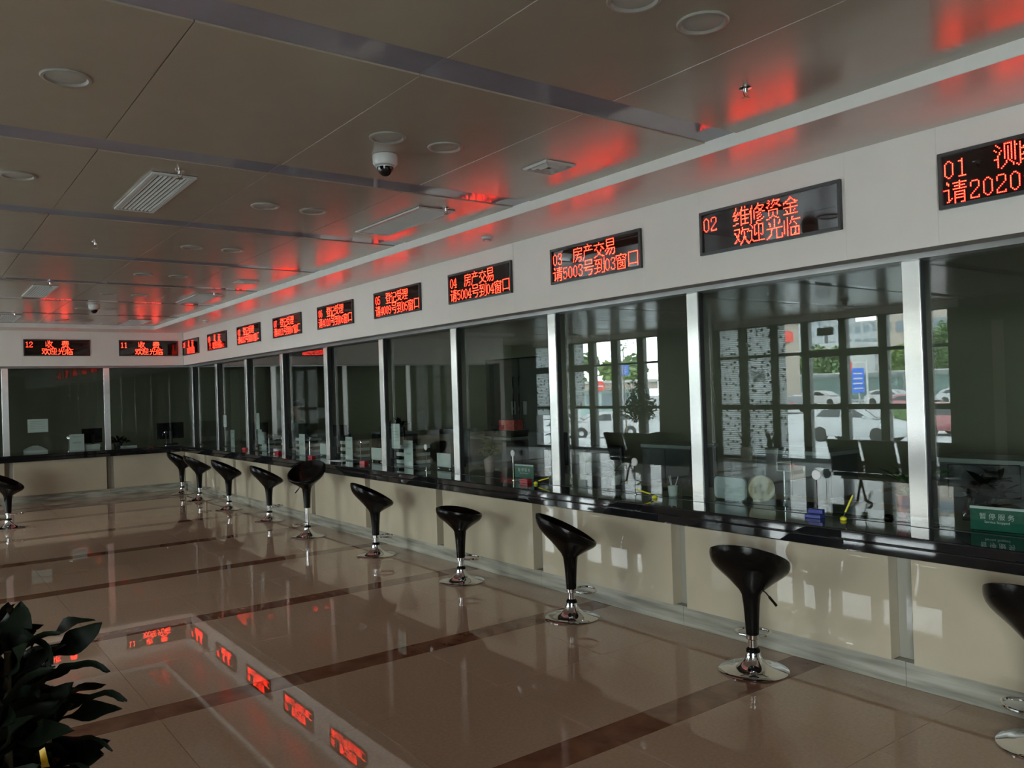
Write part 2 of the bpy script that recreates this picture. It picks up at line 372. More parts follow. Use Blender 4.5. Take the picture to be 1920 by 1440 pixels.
# ceiling
ce = root('ceiling'); CZ = 2.905
bx('ceiling_slab', 'ceiling_gap', ce, XF - 0.3, 9.6, -8.3, 19.5, 2.925, 3.10)
CY = [2.77 + 1.735 * k for k in range(-6, 10)]
cx = [XF] + [0.835 + 0.895 * k for k in range(-7, 3)] + [3.512]
cx = sorted(set(round(x, 3) for x in cx)); cx = [x for i, x in enumerate(cx) if i == 0 or x - cx[i - 1] > 0.3 or x == 3.512]
pc = {}
for yk in CY:
    ye = yk + 1.635
    for i in range(len(cx) - 1):
        w = cx[i + 1] - cx[i]; h = 1.535; key = round(w, 3)
        if key not in pc:
            q = MB().box(-w / 2 + .0022, w / 2 - .0022, -h / 2 + .002, h / 2 - .002, 0, 0.018)
            pc[key] = q.mesh('ceiling_panel', 'ceiling_panel_paint', bevel=0.0015)
        if ye < 19.2: link('ceiling_panel', pc[key], ce, ((cx[i] + cx[i + 1]) / 2, yk + 0.1 + h / 2, CZ))
    if yk > 18.9: continue
    for i in range(0, len(cx) - 1, 2):
        x1 = cx[min(i + 2, len(cx) - 1)]
        key = ('s', round(x1 - cx[i], 3))
        if key not in pc:
            w = (x1 - cx[i]) / 2 - 0.0015
            pc[key] = MB().box(-w, w, -0.098, 0.098, 0, 0.012).mesh('light_strip', 'strip_acrylic')
        link('light_strip', pc[key], ce, ((cx[i] + x1) / 2, yk, CZ + 0.006))
t1 = root('trim_1')
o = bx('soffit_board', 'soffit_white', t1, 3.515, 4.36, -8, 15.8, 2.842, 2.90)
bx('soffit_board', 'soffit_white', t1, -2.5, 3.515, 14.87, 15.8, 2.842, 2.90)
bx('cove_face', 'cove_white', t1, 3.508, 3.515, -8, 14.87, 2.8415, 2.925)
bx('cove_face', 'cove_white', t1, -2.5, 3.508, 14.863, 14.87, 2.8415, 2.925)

# fascia above the glass, right and back
C0 = 1.447; PITCH = 1.503
ctr = [C0 + PITCH * k for k in range(-2, 10)]
wr_ = root('wall_right')
bx('fascia_core', 'joint_grey', wr_, 4.15, 4.34, -8, 15.52, 2.257, 2.842)
for c in ctr:
    for (a, bb) in ((c - 0.505, c + 0.505), (c + 0.505, c + PITCH - 0.505)):
        if a > 15.4: continue
        o = MB().box(4.14, 4.151, a + .0005, min(bb, 15.5) - .0005, 2.255, 2.8415).build('fascia_panel', 'fascia_white', wr_)
bx('closing_wall', 'dark_stone', root('wall_corner'), 4.14, 4.5, -8, -1.6, 0, 2.26)
wb_ = root('wall_back')
bx('fascia_core', 'joint_grey', wb_, -2.5, 4.34, 15.51, 15.68, 2.257, 2.842)
xb = [4.14, 4.055, 3.045, 2.615, 1.605, 1.10, 0.09, -0.4, -1.41, -2.5]
for i in range(len(xb) - 1):
    MB().box(xb[i + 1] + .0005, xb[i] - .0005, 15.5, 15.511, 2.255, 2.8415).build('fascia_panel', 'fascia_white', wb_)
wq_ = root('wall_return')
bx('return_wall', 'fascia_white', wq_, -2.62, -2.5, 15.5, 19, 0, 2.9)
bx('far_wall', 'office_wall', root('wall_far'), XF, -2.62, 19, 19.2, 0, 2.92)

# glazed screens: window_3 right, window_4 back
XG = 4.38; ZT = 0.805
w3 = root('window_3')
bx('head_rail', 'rail_steel', w3, 4.285, 4.42, -1.6, 15.66, 2.226, 2.256)
bx('glazing_bead', 'rail_steel', w3, 4.30, 4.345, -1.6, 15.66, 2.245, 2.257)
bx('sill_groove', 'matt_black', w3, 4.335, 4.345, -1.6, 15.6, ZT, ZT + 0.002)
posts = [c + PITCH / 2 - 0.006 for c in ctr[:-1]] + [ctr[-1] + 0.70]
for i, y in enumerate(posts):
    q = MB().box(4.32, 4.334, y - 0.048, y + 0.048, ZT, 2.256).build('steel_post', 'steel', w3, bevel=0.002)
    MB().box(4.3345, 4.378, y - 0.046, y + 0.046, ZT, 2.256).build('post_shade_core', 'matt_black', q)  # added black body, paints the post sides as dark as their reflections
pp = [ctr[0] - PITCH / 2] + posts
for i in range(len(pp) - 1):
    a, bb = pp[i] + (0 if i else 0), pp[i + 1]
    MB().box(XG, XG + 0.010, a + 0.002, bb - 0.002, ZT, 2.256).build('glass_pane', 'screen_glass', w3)
w4 = root('window_4')
bx('head_rail', 'rail_steel', w4, -2.5, 4.33, 15.645, 15.78, 2.226, 2.256)
pxs = [-1.64, -0.14, 1.365, 2.885]
for x in pxs:
    q = MB().box(x - 0.048, x + 0.048, 15.68, 15.694, ZT, 2.256).build('steel_post', 'steel', w4, bevel=0.002)
    MB().box(x - 0.046, x + 0.046, 15.6945, 15.738, ZT, 2.256).build('post_shade_core', 'matt_black', q)  # same added black body keeping the post sides dark
pe = [-2.5] + pxs + [4.38]
for i in range(len(pe) - 1):
    MB().box(pe[i] + 0.002, pe[i + 1] - 0.002, 15.74, 15.75, ZT, 2.256).build('glass_pane', 'back_screen_glass', w4)

# service counters
sk = thing('service_counter', 'long service counter of cream stone with black granite top along right wall', 'counter', (4.2, 0, 0))
def ctop(par, boxes):
    for (n, *bxs) in boxes:
        m_ = MB()
        for q in bxs: m_.box(*q)
        m_.build(n, 'granite', par, bevel=0.006)
X = 4.2
MB().box(4.01 - X, 5.0 - X, -1.6, 15.37, 0.752, ZT).build('granite_top', 'granite', sk, bevel=0.008)
MB().box(4.022 - X, 4.2 - X, -1.6, 15.37, 0.692, 0.7515).build('granite_edge', 'granite', sk, bevel=0.008)
bx('counter_core', 'pilaster_stone', sk, 4.205 - X, 4.5 - X, -1.6, 15.47, 0.0, 0.692)
bx('staff_side_board', 'cabinet_grey', sk, 4.95 - X, 4.99 - X, -1.6, 15.3, 0.0, 0.751)
for c in ctr:
    a, bb = c - 0.692, min(c + 0.692, 15.468)
    MB().box(4.11 - X, 4.2045 - X, a, bb, 0.132, 0.691).build('front_panel', 'cream_stone', sk, bevel=0.0025)
    MB().box(4.14 - X, 4.2045 - X, c - PITCH / 2 + .001, min(c + PITCH / 2 - .001, 15.468), 0.001, 0.131).build('skirting_stone', 'grey_marble', sk, bevel=0.0015)
for c in ctr[:-1]:
    y = c + PITCH / 2
    MB().box(4.196 - X, 4.2048 - X, y - 0.058, y + 0.058, 0.132, 0.691).build('pilaster', 'pilaster_stone', sk)
sb = thing('service_counter', 'shorter service counter of cream stone across the back of the hall', 'counter', (0, 15.5, 0))
Y = 15.5
MB().box(-2.5, 5.0, 15.371 - Y, 16.4 - Y, 0.752, ZT).build('granite_top', 'granite', sb, bevel=0.008)
MB().box(-2.5, 4.02, 15.383 - Y, 15.56 - Y, 0.692, 0.7515).build('granite_edge', 'granite', sb, bevel=0.008)
bx('counter_core', 'pilaster_stone', sb, -2.5, 4.5, 15.565 - Y, 15.9 - Y, 0.0, 0.692)
for x in (3.62, 2.12, 0.62, -0.88, -2.0):
    a, bb = max(x - 0.692, -2.5), min(x + 0.692, 4.105)
    MB().box(a, bb, 15.47 - Y, 15.5645 - Y, 0.132, 0.691).build('front_panel', 'cream_stone', sb, bevel=0.0025)
    MB().box(max(x - .75, -2.5), min(x + .749, 4.138), 15.50 - Y, 15.5645 - Y, 0.001, 0.131).build('skirting_stone', 'grey_marble', sb, bevel=0.0015)
for x in (2.87, 1.37, -0.13): MB().box(x - 0.055, x + 0.055, 15.556 - Y, 15.5648 - Y, 0.132, 0.691).build('pilaster', 'pilaster_stone', sb)

# left wall with the two street windows (seen mirrored in the glass screen)
wl = root('wall_left')
def lw(n, y0, y1, z0=0.0, z1=2.925, mat='dark_stone', t=0.3): bx(n, mat, wl, XF - t, XF, y0, y1, z0, z1)
lw('stone_cladding', -8, -7); lw('stone_cladding', -1.4, 6.45); lw('window_header', -7, -1.4, 2.78, 2.925, 'fascia_white'); lw('stone_cladding', 11.6, 13.26); lw('stone_cladding', 18.0, 19.2)
lw('window_header', 6.45, 11.6, 2.78, 2.925, 'fascia_white'); lw('window_header', 13.26, 18.0, 2.80, 2.925, 'fascia_white')
bx('steel_cover_strip', 'rail_steel', wl, XF, XF + 0.02, 5.76, 5.93, 0, 2.5)
wf = root('wall_front'); bx('stone_wall', 'dark_stone', wf, XF - 0.3, 4.5, -8.3, -8, 0, 2.925)
def facade(name, verts, rails, films, y0, y1, ztop):
    w = root(name)
    for (a, bb) in verts: bx('mullion', 'aluminium_dark', w, XF - 0.13, XF - 0.01, a, bb, 0, ztop)
    for (a, bb, z0, z1) in rails:
        edges = [v for v in verts if v[0] >= a - 0.01 and v[1] <= bb + 0.01]
        for i in range(len(edges) - 1):
            bx('rail', 'aluminium_dark', w, XF - 0.12, XF - 0.02, edges[i][1], edges[i + 1][0], z0, z1)
    for i in range(len(verts) - 1):
        bx('glass_pane', 'facade_glass', w, XF - 0.075, XF - 0.067, verts[i][1], verts[i + 1][0], 0.02, ztop)
    for (a, bb, z0, z1) in films: bx('window_film', 'dotted_film', w, XF - 0.066, XF - 0.064, a, bb, z0, z1)
    return w
V1 = [(6.40, 6.64), (7.71, 7.88), (8.50, 8.66), (9.30, 9.47), (10.03, 10.18), (10.78, 10.97), (11.50, 11.62)]
facade('window_1', V1, [(6.4, 7.9, 2.12, 2.18), (7.7, 9.5, 2.06, 2.20), (9.3, 11.7, 2.12, 2.18), (6.4, 11.7, 1.05, 1.15), (6.4, 7.9, 0, 0.07), (7.7, 9.5, 0, 0.09), (9.3, 11.7, 0, 0.07), (6.4, 11.7, 2.76, 2.79)],
       [(9.86, 10.03, 0.07, 2.76), (10.18, 10.78, 0.07, 2.76), (10.97, 11.5, 0.07, 2.76)], 6.4, 11.6, 2.78)
V2 = [(13.25, 13.30), (13.75, 13.97), (14.63, 14.87), (15.50, 15.72), (16.32, 16.49), (17.2, 17.35), (17.95, 18.05)]
facade('window_2', V2, [(13.2, 15.75, 2.15, 2.20), (15.45, 18.1, 2.05, 2.22), (13.2, 18.1, 1.07, 1.14), (13.2, 18.1, 0, 0.07), (13.2, 18.1, 2.77, 2.81)],
       [(15.95, 16.32, 1.14, 2.77), (16.49, 16.75, 1.14, 2.77), (17.35, 17.95, 0.9, 2.77)], 13.3, 18, 2.80)
V0 = [(-7.05, -6.95), (-5.6, -5.45), (-4.2, -4.05), (-2.85, -2.7), (-1.45, -1.35)]
facade('added_light_window', V0, [(-7.1, -1.3, 2.12, 2.18), (-7.1, -1.3, 1.05, 1.15), (-7.1, -1.3, 0, 0.07)], [], -7, -1.4, 2.78)  # unseen window bay added to bring daylight to the near end

# staff office behind the glass
wo_ = root('wall_office'); wo2 = root('wall_office_back'); wo3 = root('wall_office_end'); wo4 = root('ceiling_office'); wo5 = root('column_office')
bx('office_wall_face', 'office_wall', wo_, 8.2, 8.4, -1.6, 9.9, 0, 2.8)
bx('office_wall_face', 'office_wall', wo_, 8.2, 8.4, 11.7, 19, 0, 2.8)
bx('office_wall_face', 'office_wall', wo_, 8.2, 8.4, 9.9, 11.7, 2.15, 2.8)
bx('office_wall_face', 'office_wall', wo2, -2.5, 8.2, 19, 19.2, 0, 2.8)
bx('office_end_wall', 'office_wall_dark', wo3, 4.5, 8.4, -1.8, -1.6, 0, 2.8)
bx('square_column', 'office_wall', wo5, 5.6, 6.15, 16.9, 17.45, 0, 2.8)
bx('corridor_wall', 'matt_black', wo_, 9.2, 9.5, -2, 19.5, 0, 2.925)
bx('corridor_wall', 'matt_black', wo_, 8.4, 9.2, 12.4, 12.5, 0, 2.925)
bx('corridor_wall', 'matt_black', wo_, 8.4, 9.2, 9.2, 9.3, 0, 2.925)
bx('corridor_ceiling', 'matt_black', wo_, 8.4, 9.2, 9.3, 12.4, 2.2, 2.3)
bx('end_wall', 'matt_black', wo3, 4.5, 9.5, -2.0, -1.8, 0, 2.925)
bx('end_wall', 'matt_black', wo2, XF - 0.3, 9.5, 19.2, 19.5, 0, 2.925)
bx('office_soffit', 'office_ceiling', wo4, 4.36, 8.4, -1.8, 19.2, 2.80, 2.92)
bx('office_soffit', 'office_ceiling', wo4, -2.5, 4.36, 15.82, 19.2, 2.80, 2.92)
d1 = root('door_1')
for k, (a, bb) in enumerate(((9.95, 10.78), (10.82, 11.65))):
    bx('door_leaf', 'office_wall_dark', d1, 8.24, 8.28, a, bb, 0.01, 2.13)
for y in (10.72, 10.88):
    MB().tube([(8.19, y, 0.95), (8.17, y, 0.98), (8.17, y, 1.80), (8.19, y, 1.83)], 0.014).build('pull_handle', 'chrome', d1, smooth=True)
    bx('lock_plate', 'rail_steel', d1, 8.225, 8.24, y - 0.05 + (0.08 if y > 10.8 else -0.08), y + 0.05 + (0.08 if y > 10.8 else -0.08), 1.2, 1.42)
# ------------------------------------------------------------------ LED signs
def bits(ch):
    w = 8 if ch in '0123456789' else 16
    return w, [[(row >> (w - 1 - c)) & 1 for c in range(w)] for row in GLYPH[ch]]
P = 0.94 / 128
def led_mesh(lines):
    b = MB()
    for (row, col, text) in lines:
        for ch in text:
            if ch == ' ': col += 8; continue
            w, rs = bits(ch)
            for r in range(16):
                for c in range(w):
                    if rs[r][c] and col + c < 128:
                        u = -0.47 + (col + c + 0.5) * P; z = 0.255 - (row * 16 + r + 0.5) * P
                        for (h, y, mi) in ((0.38 * P, -0.0112, 0), (0.22 * P, -0.0120, 1)):
                            b.add([(u - h, y, z - h), (u + h, y, z - h), (u + h, y, z + h), (u - h, y, z + h)], [(0, 1, 2, 3)], mi)
            col += w
    return b.mesh('led_characters', ['led_red', 'led_core'])
def led_sign(num, lines, loc, rz, desc):
    t = thing('led_sign', desc, 'led sign', loc, rz, 'red LED queue signs on the white fascia')
    fm = MB()
    for q in ((-0.49, 0.49, 0.0, 0.018), (-0.49, 0.49, 0.257, 0.275)): fm.box(q[0], q[1], -0.022, -0.001, q[2], q[3])
    for q in ((-0.49, -0.472), (0.472, 0.49)): fm.box(q[0], q[1], -0.022, -0.001, 0.018, 0.257)
    fm.build('sign_frame', 'sign_frame', t)
    MB().box(-0.472, 0.472, -0.010, -0.001, 0.018, 0.257).build('display_face', 'sign_face', t)
    o = link('led_characters', led_mesh(lines), t); o['kind'] = 'stuff'
    return t
def wall_text(n, a, bline): return [(0, 0, n), (0, 32, a)] + bline
wel = [(1, 32, '欢迎光临')]
rows = {
 '01': wall_text('01', '测绘', [(1, 0, '请2020号到01窗口')]),
 '02': wall_text('02', '维修资金', wel),
 '03': wall_text('03', '房产交易', [(1, 0, '请5003号到03窗口')]),
 '04': wall_text('04', '房产交易', [(1, 0, '请5004号到04窗口')]),
 '05': wall_text('05', '登记受理', [(1, 0, '请4009号到05窗口')]),
 '06': wall_text('06', '登记受理', [(1, 0, '请4010号到06窗口')]),
 '07': wall_text('07', '登记受理', [(1, 0, '请4011号到07窗口')]),
 '08': wall_text('08', '登记受理', [(1, 0, '请4012号到08窗口')]),
 '09': [(0, 0, '09'), (0, 40, '发  证'), (1, 32, '欢迎光临，')],
 '10': [(0, 0, '10'), (0, 40, '发  证'), (1, 32, '欢迎光临')],
 '11': [(0, 0, '11'), (0, 40, '收  费'), (1, 32, '欢迎光临')],
 '12': [(0, 0, '12'), (0, 40, '收  费'), (1, 32, '欢迎光临')]}
second = {'01': 'a call to number 2020', '02': 'a welcome line', '03': 'a call to number 5003', '04': 'a call to number 5004', '05': 'a call to number 4009', '06': 'a call to number 4010', '07': 'a call to number 4011', '08': 'a call to number 4012', '09': 'a scrolling welcome line', '10': 'a welcome line', '11': 'a welcome line', '12': 'a welcome line'}
for n, ln in rows.items():
    k = int(n)
    d = 'red LED sign numbered %s with %s, on the %s fascia' % (n, second[n], 'right' if k < 11 else 'back')
    if k < 11: led_sign(n, ln, (4.139, C0 + PITCH * (k - 1), 2.424), -PI / 2, d)
    else: led_sign(n, ln, (3.552 if k == 11 else 2.113, 15.499, 2.424), 0, d)

# ------------------------------------------------------------------ things on the ceiling
POSW = ['first', 'second', 'third', 'fourth', 'fifth', 'sixth', 'seventh', 'eighth']
def win(y): return POSW[round((y - 1.9) / 1.738)]
ring = MB().lathe([(0.094, 0.0), (0.094, -0.004), (0.090, -0.008), (0.080, -0.009), (0.074, -0.002), (0.072, 0.0)], 32, cap=False).mesh('trim_ring', 'lamp_inside', True)
lens = MB().lathe([(0.073, -0.0005), (0.060, -0.003), (0.03, -0.0045), (0.002, -0.005)], 32, cap=False).mesh('diffuser', 'lamp_lens', True)
lampn = 0
for x, ys in ((2.0, [1.915 + 1.738 * k for k in range(8)]), (2.337, [1.905 + 1.738 * k for k in range(8)]), (0.552, [3.63, 5.32, 7.1])):
    for y in ys:
        side = 'nearer the LED signs' if x > 2.1 else ('on the left of its pair' if x > 1 else 'in the far left column')
        t = thing('recessed_downlight', 'round unlit ceiling downlight, %s row from the camera, %s' % (win(y), side), 'ceiling light', (x, y, CZ - 0.0005), 0, 'round recessed downlights')
        if x < 1 and y > 7: bpy.data.objects.remove(t); continue
        link('trim_ring', ring, t); link('diffuser', lens, t)
def dome(x, y, z, s, lab, ptz=True):
    t = thing('dome_camera', lab, 'security camera', (x, y, z))
    MB().lathe([(0.030, 0), (0.066, 0), (0.068, -0.006), (0.067, -0.045), (0.058, -0.058), (0.048, -0.060)], 28, cap=True).build('housing', 'white_plastic', t, True)
    MB().sphere((0, 0, -0.058), 0.046, 24, 10, 0, 1.25, -1, 0.02).build('smoked_dome', 'smoked_dome', t, True)
    MB().lathe([(0.049, -0.0605), (0.052, -0.064), (0.047, -0.068)], 28, cap=False).build('dome_collar', 'white_plastic', t, True)
    return t
dome(2.137, 3.94, CZ - 0.001, 1, 'white dome security camera hanging from ceiling near the front downlights')
dome(2.053, 11.84, CZ - 0.001, 1, 'small distant white dome security camera between signs 11 and 12')
dome(-3.3, 7.2, CZ - 0.001, 1, 'dome camera by the street windows, seen mirrored in the glass')
def grille(x0, x1, y0, y1, nsl, lab, along='y', dark='matt_black'):
    cxx, cyy = (x0 + x1) / 2, (y0 + y1) / 2; w, h = (x1 - x0) / 2, (y1 - y0) / 2
    t = thing('air_grille', lab, 'air vent', (cxx, cyy, CZ - 0.001))
    MB().box(-w, w, -h, h, -0.002, 0).build('duct_plate', dark, t)
    f = MB().box(-w, -w + .022, -h, h, -0.014, -0.002).box(w - .022, w, -h, h, -0.014, -0.002).box(-w + .022, w - .022, -h, -h + .022, -0.014, -0.002).box(-w + .022, w - .022, h - .022, h, -0.014, -0.002)
    f.build('grille_frame', 'white_plastic', t)
    iw = w - 0.022
    sl = None
    for k in range(nsl):
        x = -iw + (k + 0.5) * 2 * iw / nsl
        if sl is None:
            q = iw / nsl * 0.46
            sl = MB().add([(-q, -h + .022, -0.004), (-q, h - .022, -0.004), (q, h - .022, -0.012), (q, -h + .022, -0.012), (-q, -h + .022, -0.0025), (-q, h - .022, -0.0025), (q, h - .022, -0.0105), (q, -h + .022, -0.0105)],
                        [(0, 1, 2, 3), (7, 6, 5, 4), (0, 4, 5, 1), (2, 6, 7, 3), (0, 3, 7, 4), (1, 5, 6, 2)]).mesh('slat', 'white_plastic')
        link('slat', sl, t, (x, 0, 0))
grille(1.16, 1.405, 4.87, 5.90, 8, 'louvred ceiling air grille left of the front dome camera')
grille(1.16, 1.405, 10.08, 11.13, 8, 'louvred ceiling air grille above sign 12, further back')
grille(1.16, 1.405, 13.5, 14.5, 8, 'small louvred ceiling grille at the far left edge')
for y, lb in ((4.89, 'wide fine-slatted ceiling return grille beside sign 05'), (10.18, 'wide fine-slatted ceiling return grille level with sign 08'), (13.74, 'wide fine-slatted ceiling return grille by the back soffit')):
    grille(2.905, 3.205, y, y + 0.99, 16, lb)
def square_diffuser(x, y, lab):
    t = thing('square_diffuser', lab, 'air vent', (x, y, CZ - 0.001))
    for k, (a, z) in enumerate(((0.115, 0), (0.078, -0.002), (0.048, -0.004))):
        b_ = MB()
        ring_pts = [(a, 0), (a - 0.012, -0.012), (a - 0.030, -0.002)]
        v = []; f = []
        for (r, dz) in ring_pts:
            v += [(-r, -r, z + dz), (r, -r, z + dz), (r, r, z + dz), (-r, r, z + dz)]
        for i in range(2):
            for j in range(4): f.append((i * 4 + j, i * 4 + (j + 1) % 4, i * 4 + 4 + (j + 1) % 4, i * 4 + 4 + j))
        b_.add(v, f).build('diffuser_cone', 'white_plastic', t)
    MB().box(-0.10, 0.10, -0.10, 0.10, -0.0008, 0).build('duct_plate', 'ceiling_gap', t)
square_diffuser(3.063, 3.66, 'square ceiling air diffuser between signs 03 and 04')
square_diffuser(3.09, 8.98, 'small square ceiling air diffuser level with sign 07')
def sprinkler(x, y, lab):
    t = thing('fire_sprinkler', lab, 'sprinkler', (x, y, CZ - 0.0005))
    MB().lathe([(0.028, 0), (0.028, -0.003), (0.012, -0.006), (0.010, -0.022)], 16).build('escutcheon', 'chrome', t, True)
    MB().tube([(-0.011, 0, -0.020), (-0.014, 0, -0.032), (0, 0, -0.045)], 0.0022, 6).tube([(0.011, 0, -0.020), (0.014, 0, -0.032), (0, 0, -0.045)], 0.0022, 6).build('yoke', 'brass', t, True)
    MB().lathe([(0.017, -0.046), (0.017, -0.049)], 12).build('deflector', 'brass', t, True)
for x, y, lb in ((3.01, 2.23, 'brass ceiling sprinkler in the red glow above sign 02'), (1.285, 4.78, 'ceiling sprinkler at the far end of the left louvred grille'), (3.10, 4.85, 'ceiling sprinkler at the far end of the wide grille'), (1.28, 7.25, 'lone ceiling sprinkler left of the downlight pairs'), (1.29, 9.82, 'ceiling sprinkler just before the second louvred grille'), (3.07, 10.07, 'distant ceiling sprinkler level with sign 07'), (1.30, 13.3, 'ceiling sprinkler by the grille at the far left edge')):
    sprinkler(x, y, lb)
def detector(x, y, lab):
    t = thing('smoke_detector', lab, 'smoke detector', (x, y, 2.8415))
    MB().lathe([(0.048, 0), (0.048, -0.014), (0.040, -0.020)], 24).build('base', 'white_plastic', t, True)
    MB().lathe([(0.030, -0.021), (0.028, -0.036), (0.014, -0.040)], 20).build('sensing_chamber', 'white_plastic', t, True)
    MB().lathe([(0.033, -0.024), (0.033, -0.027)], 20).build('dark_slot', 'matt_black', t, True)
detector(3.80, 5.34, 'white smoke detector under the soffit between signs 04 and 05')
detector(3.80, 12.9, 'white smoke detector under the soffit by sign 08')

# ------------------------------------------------------------------ bar stools
def seat_mesh(slope, zc, rb=0.235, rf=0.185, rs=0.215):
    n = 40; v = []; f = []
    def rim(th):
        c_, s_ = math.cos(th), math.sin(th)
        r = (rb if c_ < 0 else rf) * c_ * c_ + rs * s_ * s_ if True else 0
        return r
    prof = [(0.036, 0.205, None)]
    lower = [(0.0355, 0.205), (0.038, 0.26), (0.0415, 0.32), (0.045, 0.37), (0.052, 0.425)]
    outer = [(0.0, 0.0), (0.10, 0.08), (0.22, 0.24), (0.33, 0.39), (0.43, 0.54), (0.53, 0.70), (0.63, 0.84), (0.73, 0.94), (0.84, 0.995), (0.93, 1.01), (1.0, 1.0)]
    inner = [(0.985, 0.975), (0.86, 0.93), (0.70, 0.82), (0.52, 0.62), (0.38, 0.42), (0.28, 0.20), (0.25, 0.0)]
    rings = []
    for (r, z) in lower: rings.append([(r * math.cos(2 * PI * k / n), r * math.sin(2 * PI * k / n), z) for k in range(n)])
    def ring_at(t, q, z0):
        out = []
        for k in range(n):
            th = 2 * PI * k / n; R = rim(th); zr = zc - slope * R * math.cos(th) - 0.006 * math.cos(2 * th)
            r = 0.052 + (R - 0.052) * q; z = z0 + (zr - z0) * t
            out.append((r * math.cos(th), r * math.sin(th), z))
        return out
    for (t, q) in outer[1:]: rings.append(ring_at(t, q, 0.425))
    for (t, q) in inner:
        rr = []
        for k in range(n):
            th = 2 * PI * k / n; R = rim(th); zr = zc - slope * R * math.cos(th) - 0.006 * math.cos(2 * th)
            rr.append(((R - 0.006) * q * math.cos(th) + 0.0, (R - 0.006) * q * math.sin(th), 0.425 + 0.006 + (zr - 0.425) * t))
        rings.append(rr)
    for r in rings: v += r
    for i in range(len(rings) - 1):
        for k in range(n):
            a = i * n + k; b_ = i * n + (k + 1) % n; f.append((a, b_, b_ + n, a + n))
    f.append(tuple(range(n))[::-1]); f.append(tuple((len(rings) - 1) * n + k for k in range(n)))
    return MB().add(v, f).mesh('seat_shell', 'black_plastic', True, ang=60)
SEAT = {'tilt': seat_mesh(0.50, 0.622), 'low': seat_mesh(0.17, 0.60, 0.20, 0.19, 0.205)}
BASE = MB().lathe([(0.190, 0.0), (0.192, 0.006), (0.188, 0.009), (0.155, 0.013), (0.118, 0.021), (0.082, 0.036), (0.056, 0.058), (0.043, 0.084), (0.040, 0.106)], 48).mesh('base_plate', 'chrome', True, ang=50)
COLLAR = MB().lathe([(0.033, 0.104), (0.038, 0.108), (0.038, 0.120), (0.030, 0.128), (0.028, 0.132)], 28).mesh('rubber_collar', 'black_plastic', True)
def posts_mesh(top): return MB().lathe([(0.0255, 0.13), (0.0255, top)], 24).mesh('gas_post', 'chrome', True)
POST = {0: posts_mesh(0.22), 1: posts_mesh(0.35)}
SLEEVE = MB().lathe([(0.033, 0.176), (0.036, 0.180), (0.036, 0.202), (0.033, 0.204)], 24).mesh('chrome_sleeve', 'chrome', True)
def footrest_mesh():
    pts = [(0.03, -0.045, 0.186)]
    for k in range(0, 17):
        a = -PI / 2 + PI * k / 16; pts.append((0.10 + 0.075 * math.cos(a), 0.095 * math.sin(a), 0.186))
    pts.append((0.03, 0.045, 0.186))
    return MB().tube([(0.02, -0.03, 0.186), (0.04, -0.07, 0.186)] + pts[1:-1] + [(0.04, 0.07, 0.186), (0.02, 0.03, 0.186)], 0.0075, 8).mesh('footrest', 'chrome', True)
FOOT = footrest_mesh()
LEVER = MB().tube([(0.0, -0.040, 0.470), (0.0, -0.085, 0.440), (0.0, -0.115, 0.405)], [0.004, 0.004, 0.005], 8).tube([(0.0, -0.100, 0.4225), (0.0, -0.142, 0.376)], 0.0075, 10).mesh('height_lever', 'black_plastic', True)
def stool(loc, yaw, foot, lift, kind, label):
    t = thing('bar_stool', label, 'bar stool', loc, yaw, 'black moulded bar stools in the hall')
    link('seat_shell', SEAT[kind], t, (0, 0, lift)); link('height_lever', LEVER, t, (0, 0, lift))
    link('gas_post', POST[1 if lift > .05 else 0], t)
    link('chrome_sleeve', SLEEVE, t, (0, 0, 0 if lift < .05 else -0.045)); link('footrest', FOOT, t, (0, 0, 0 if lift < .05 else -0.045), (0, 0, foot - yaw))
    link('rubber_collar', COLLAR, t); link('base_plate', BASE, t)
D2 = PI / 180
ST = [((3.89, 1.46), 0, 150, 0, 'tilt', 'black bar stool cut off by the right edge, before window 01'),
      ((3.77, 2.87), 17, 35, 0, 'tilt', 'large black bar stool before window 02, its back to the camera'),
      ((3.73, 4.36), -34, -25, 0, 'tilt', 'black bar stool in profile before window 03'),
      ((3.77, 5.83), -30, 5, 0, 'low', 'black bar stool with a level low-backed seat before window 04'),
      ((3.77, 7.38), -25, -20, 0, 'tilt', 'black bar stool before window 05, right of the raised stool'),
      ((3.71, 8.95), 222, 170, 0.125, 'tilt', 'tallest bar stool, raised on its chrome post and turned to the hall'),
      ((3.83, 10.49), -21, -20, 0, 'tilt', 'black bar stool just left of the raised stool'),
      ((3.80, 12.04), -22, 120, 0, 'tilt', 'black bar stool third from the back corner'),
      ((3.81, 13.54), -10, -20, 0, 'tilt', 'black bar stool second from the back corner, overlapping the last'),
      ((3.86, 14.75), -20, 30, 0, 'tilt', 'furthest black bar stool, in the corner under sign 10'),
      ((1.10, 12.61), -20, -20, 0, 'tilt', 'black bar stool at the left edge of the photo'),
      ((0.98, 13.76), 10, 60, 0, 'tilt', 'black bar stool half hidden behind the one at the left edge')]
for (p, yaw, ft, lift, kind, lab) in ST: stool((p[0], p[1], 0.0), yaw * D2, ft * D2, lift, kind, lab)
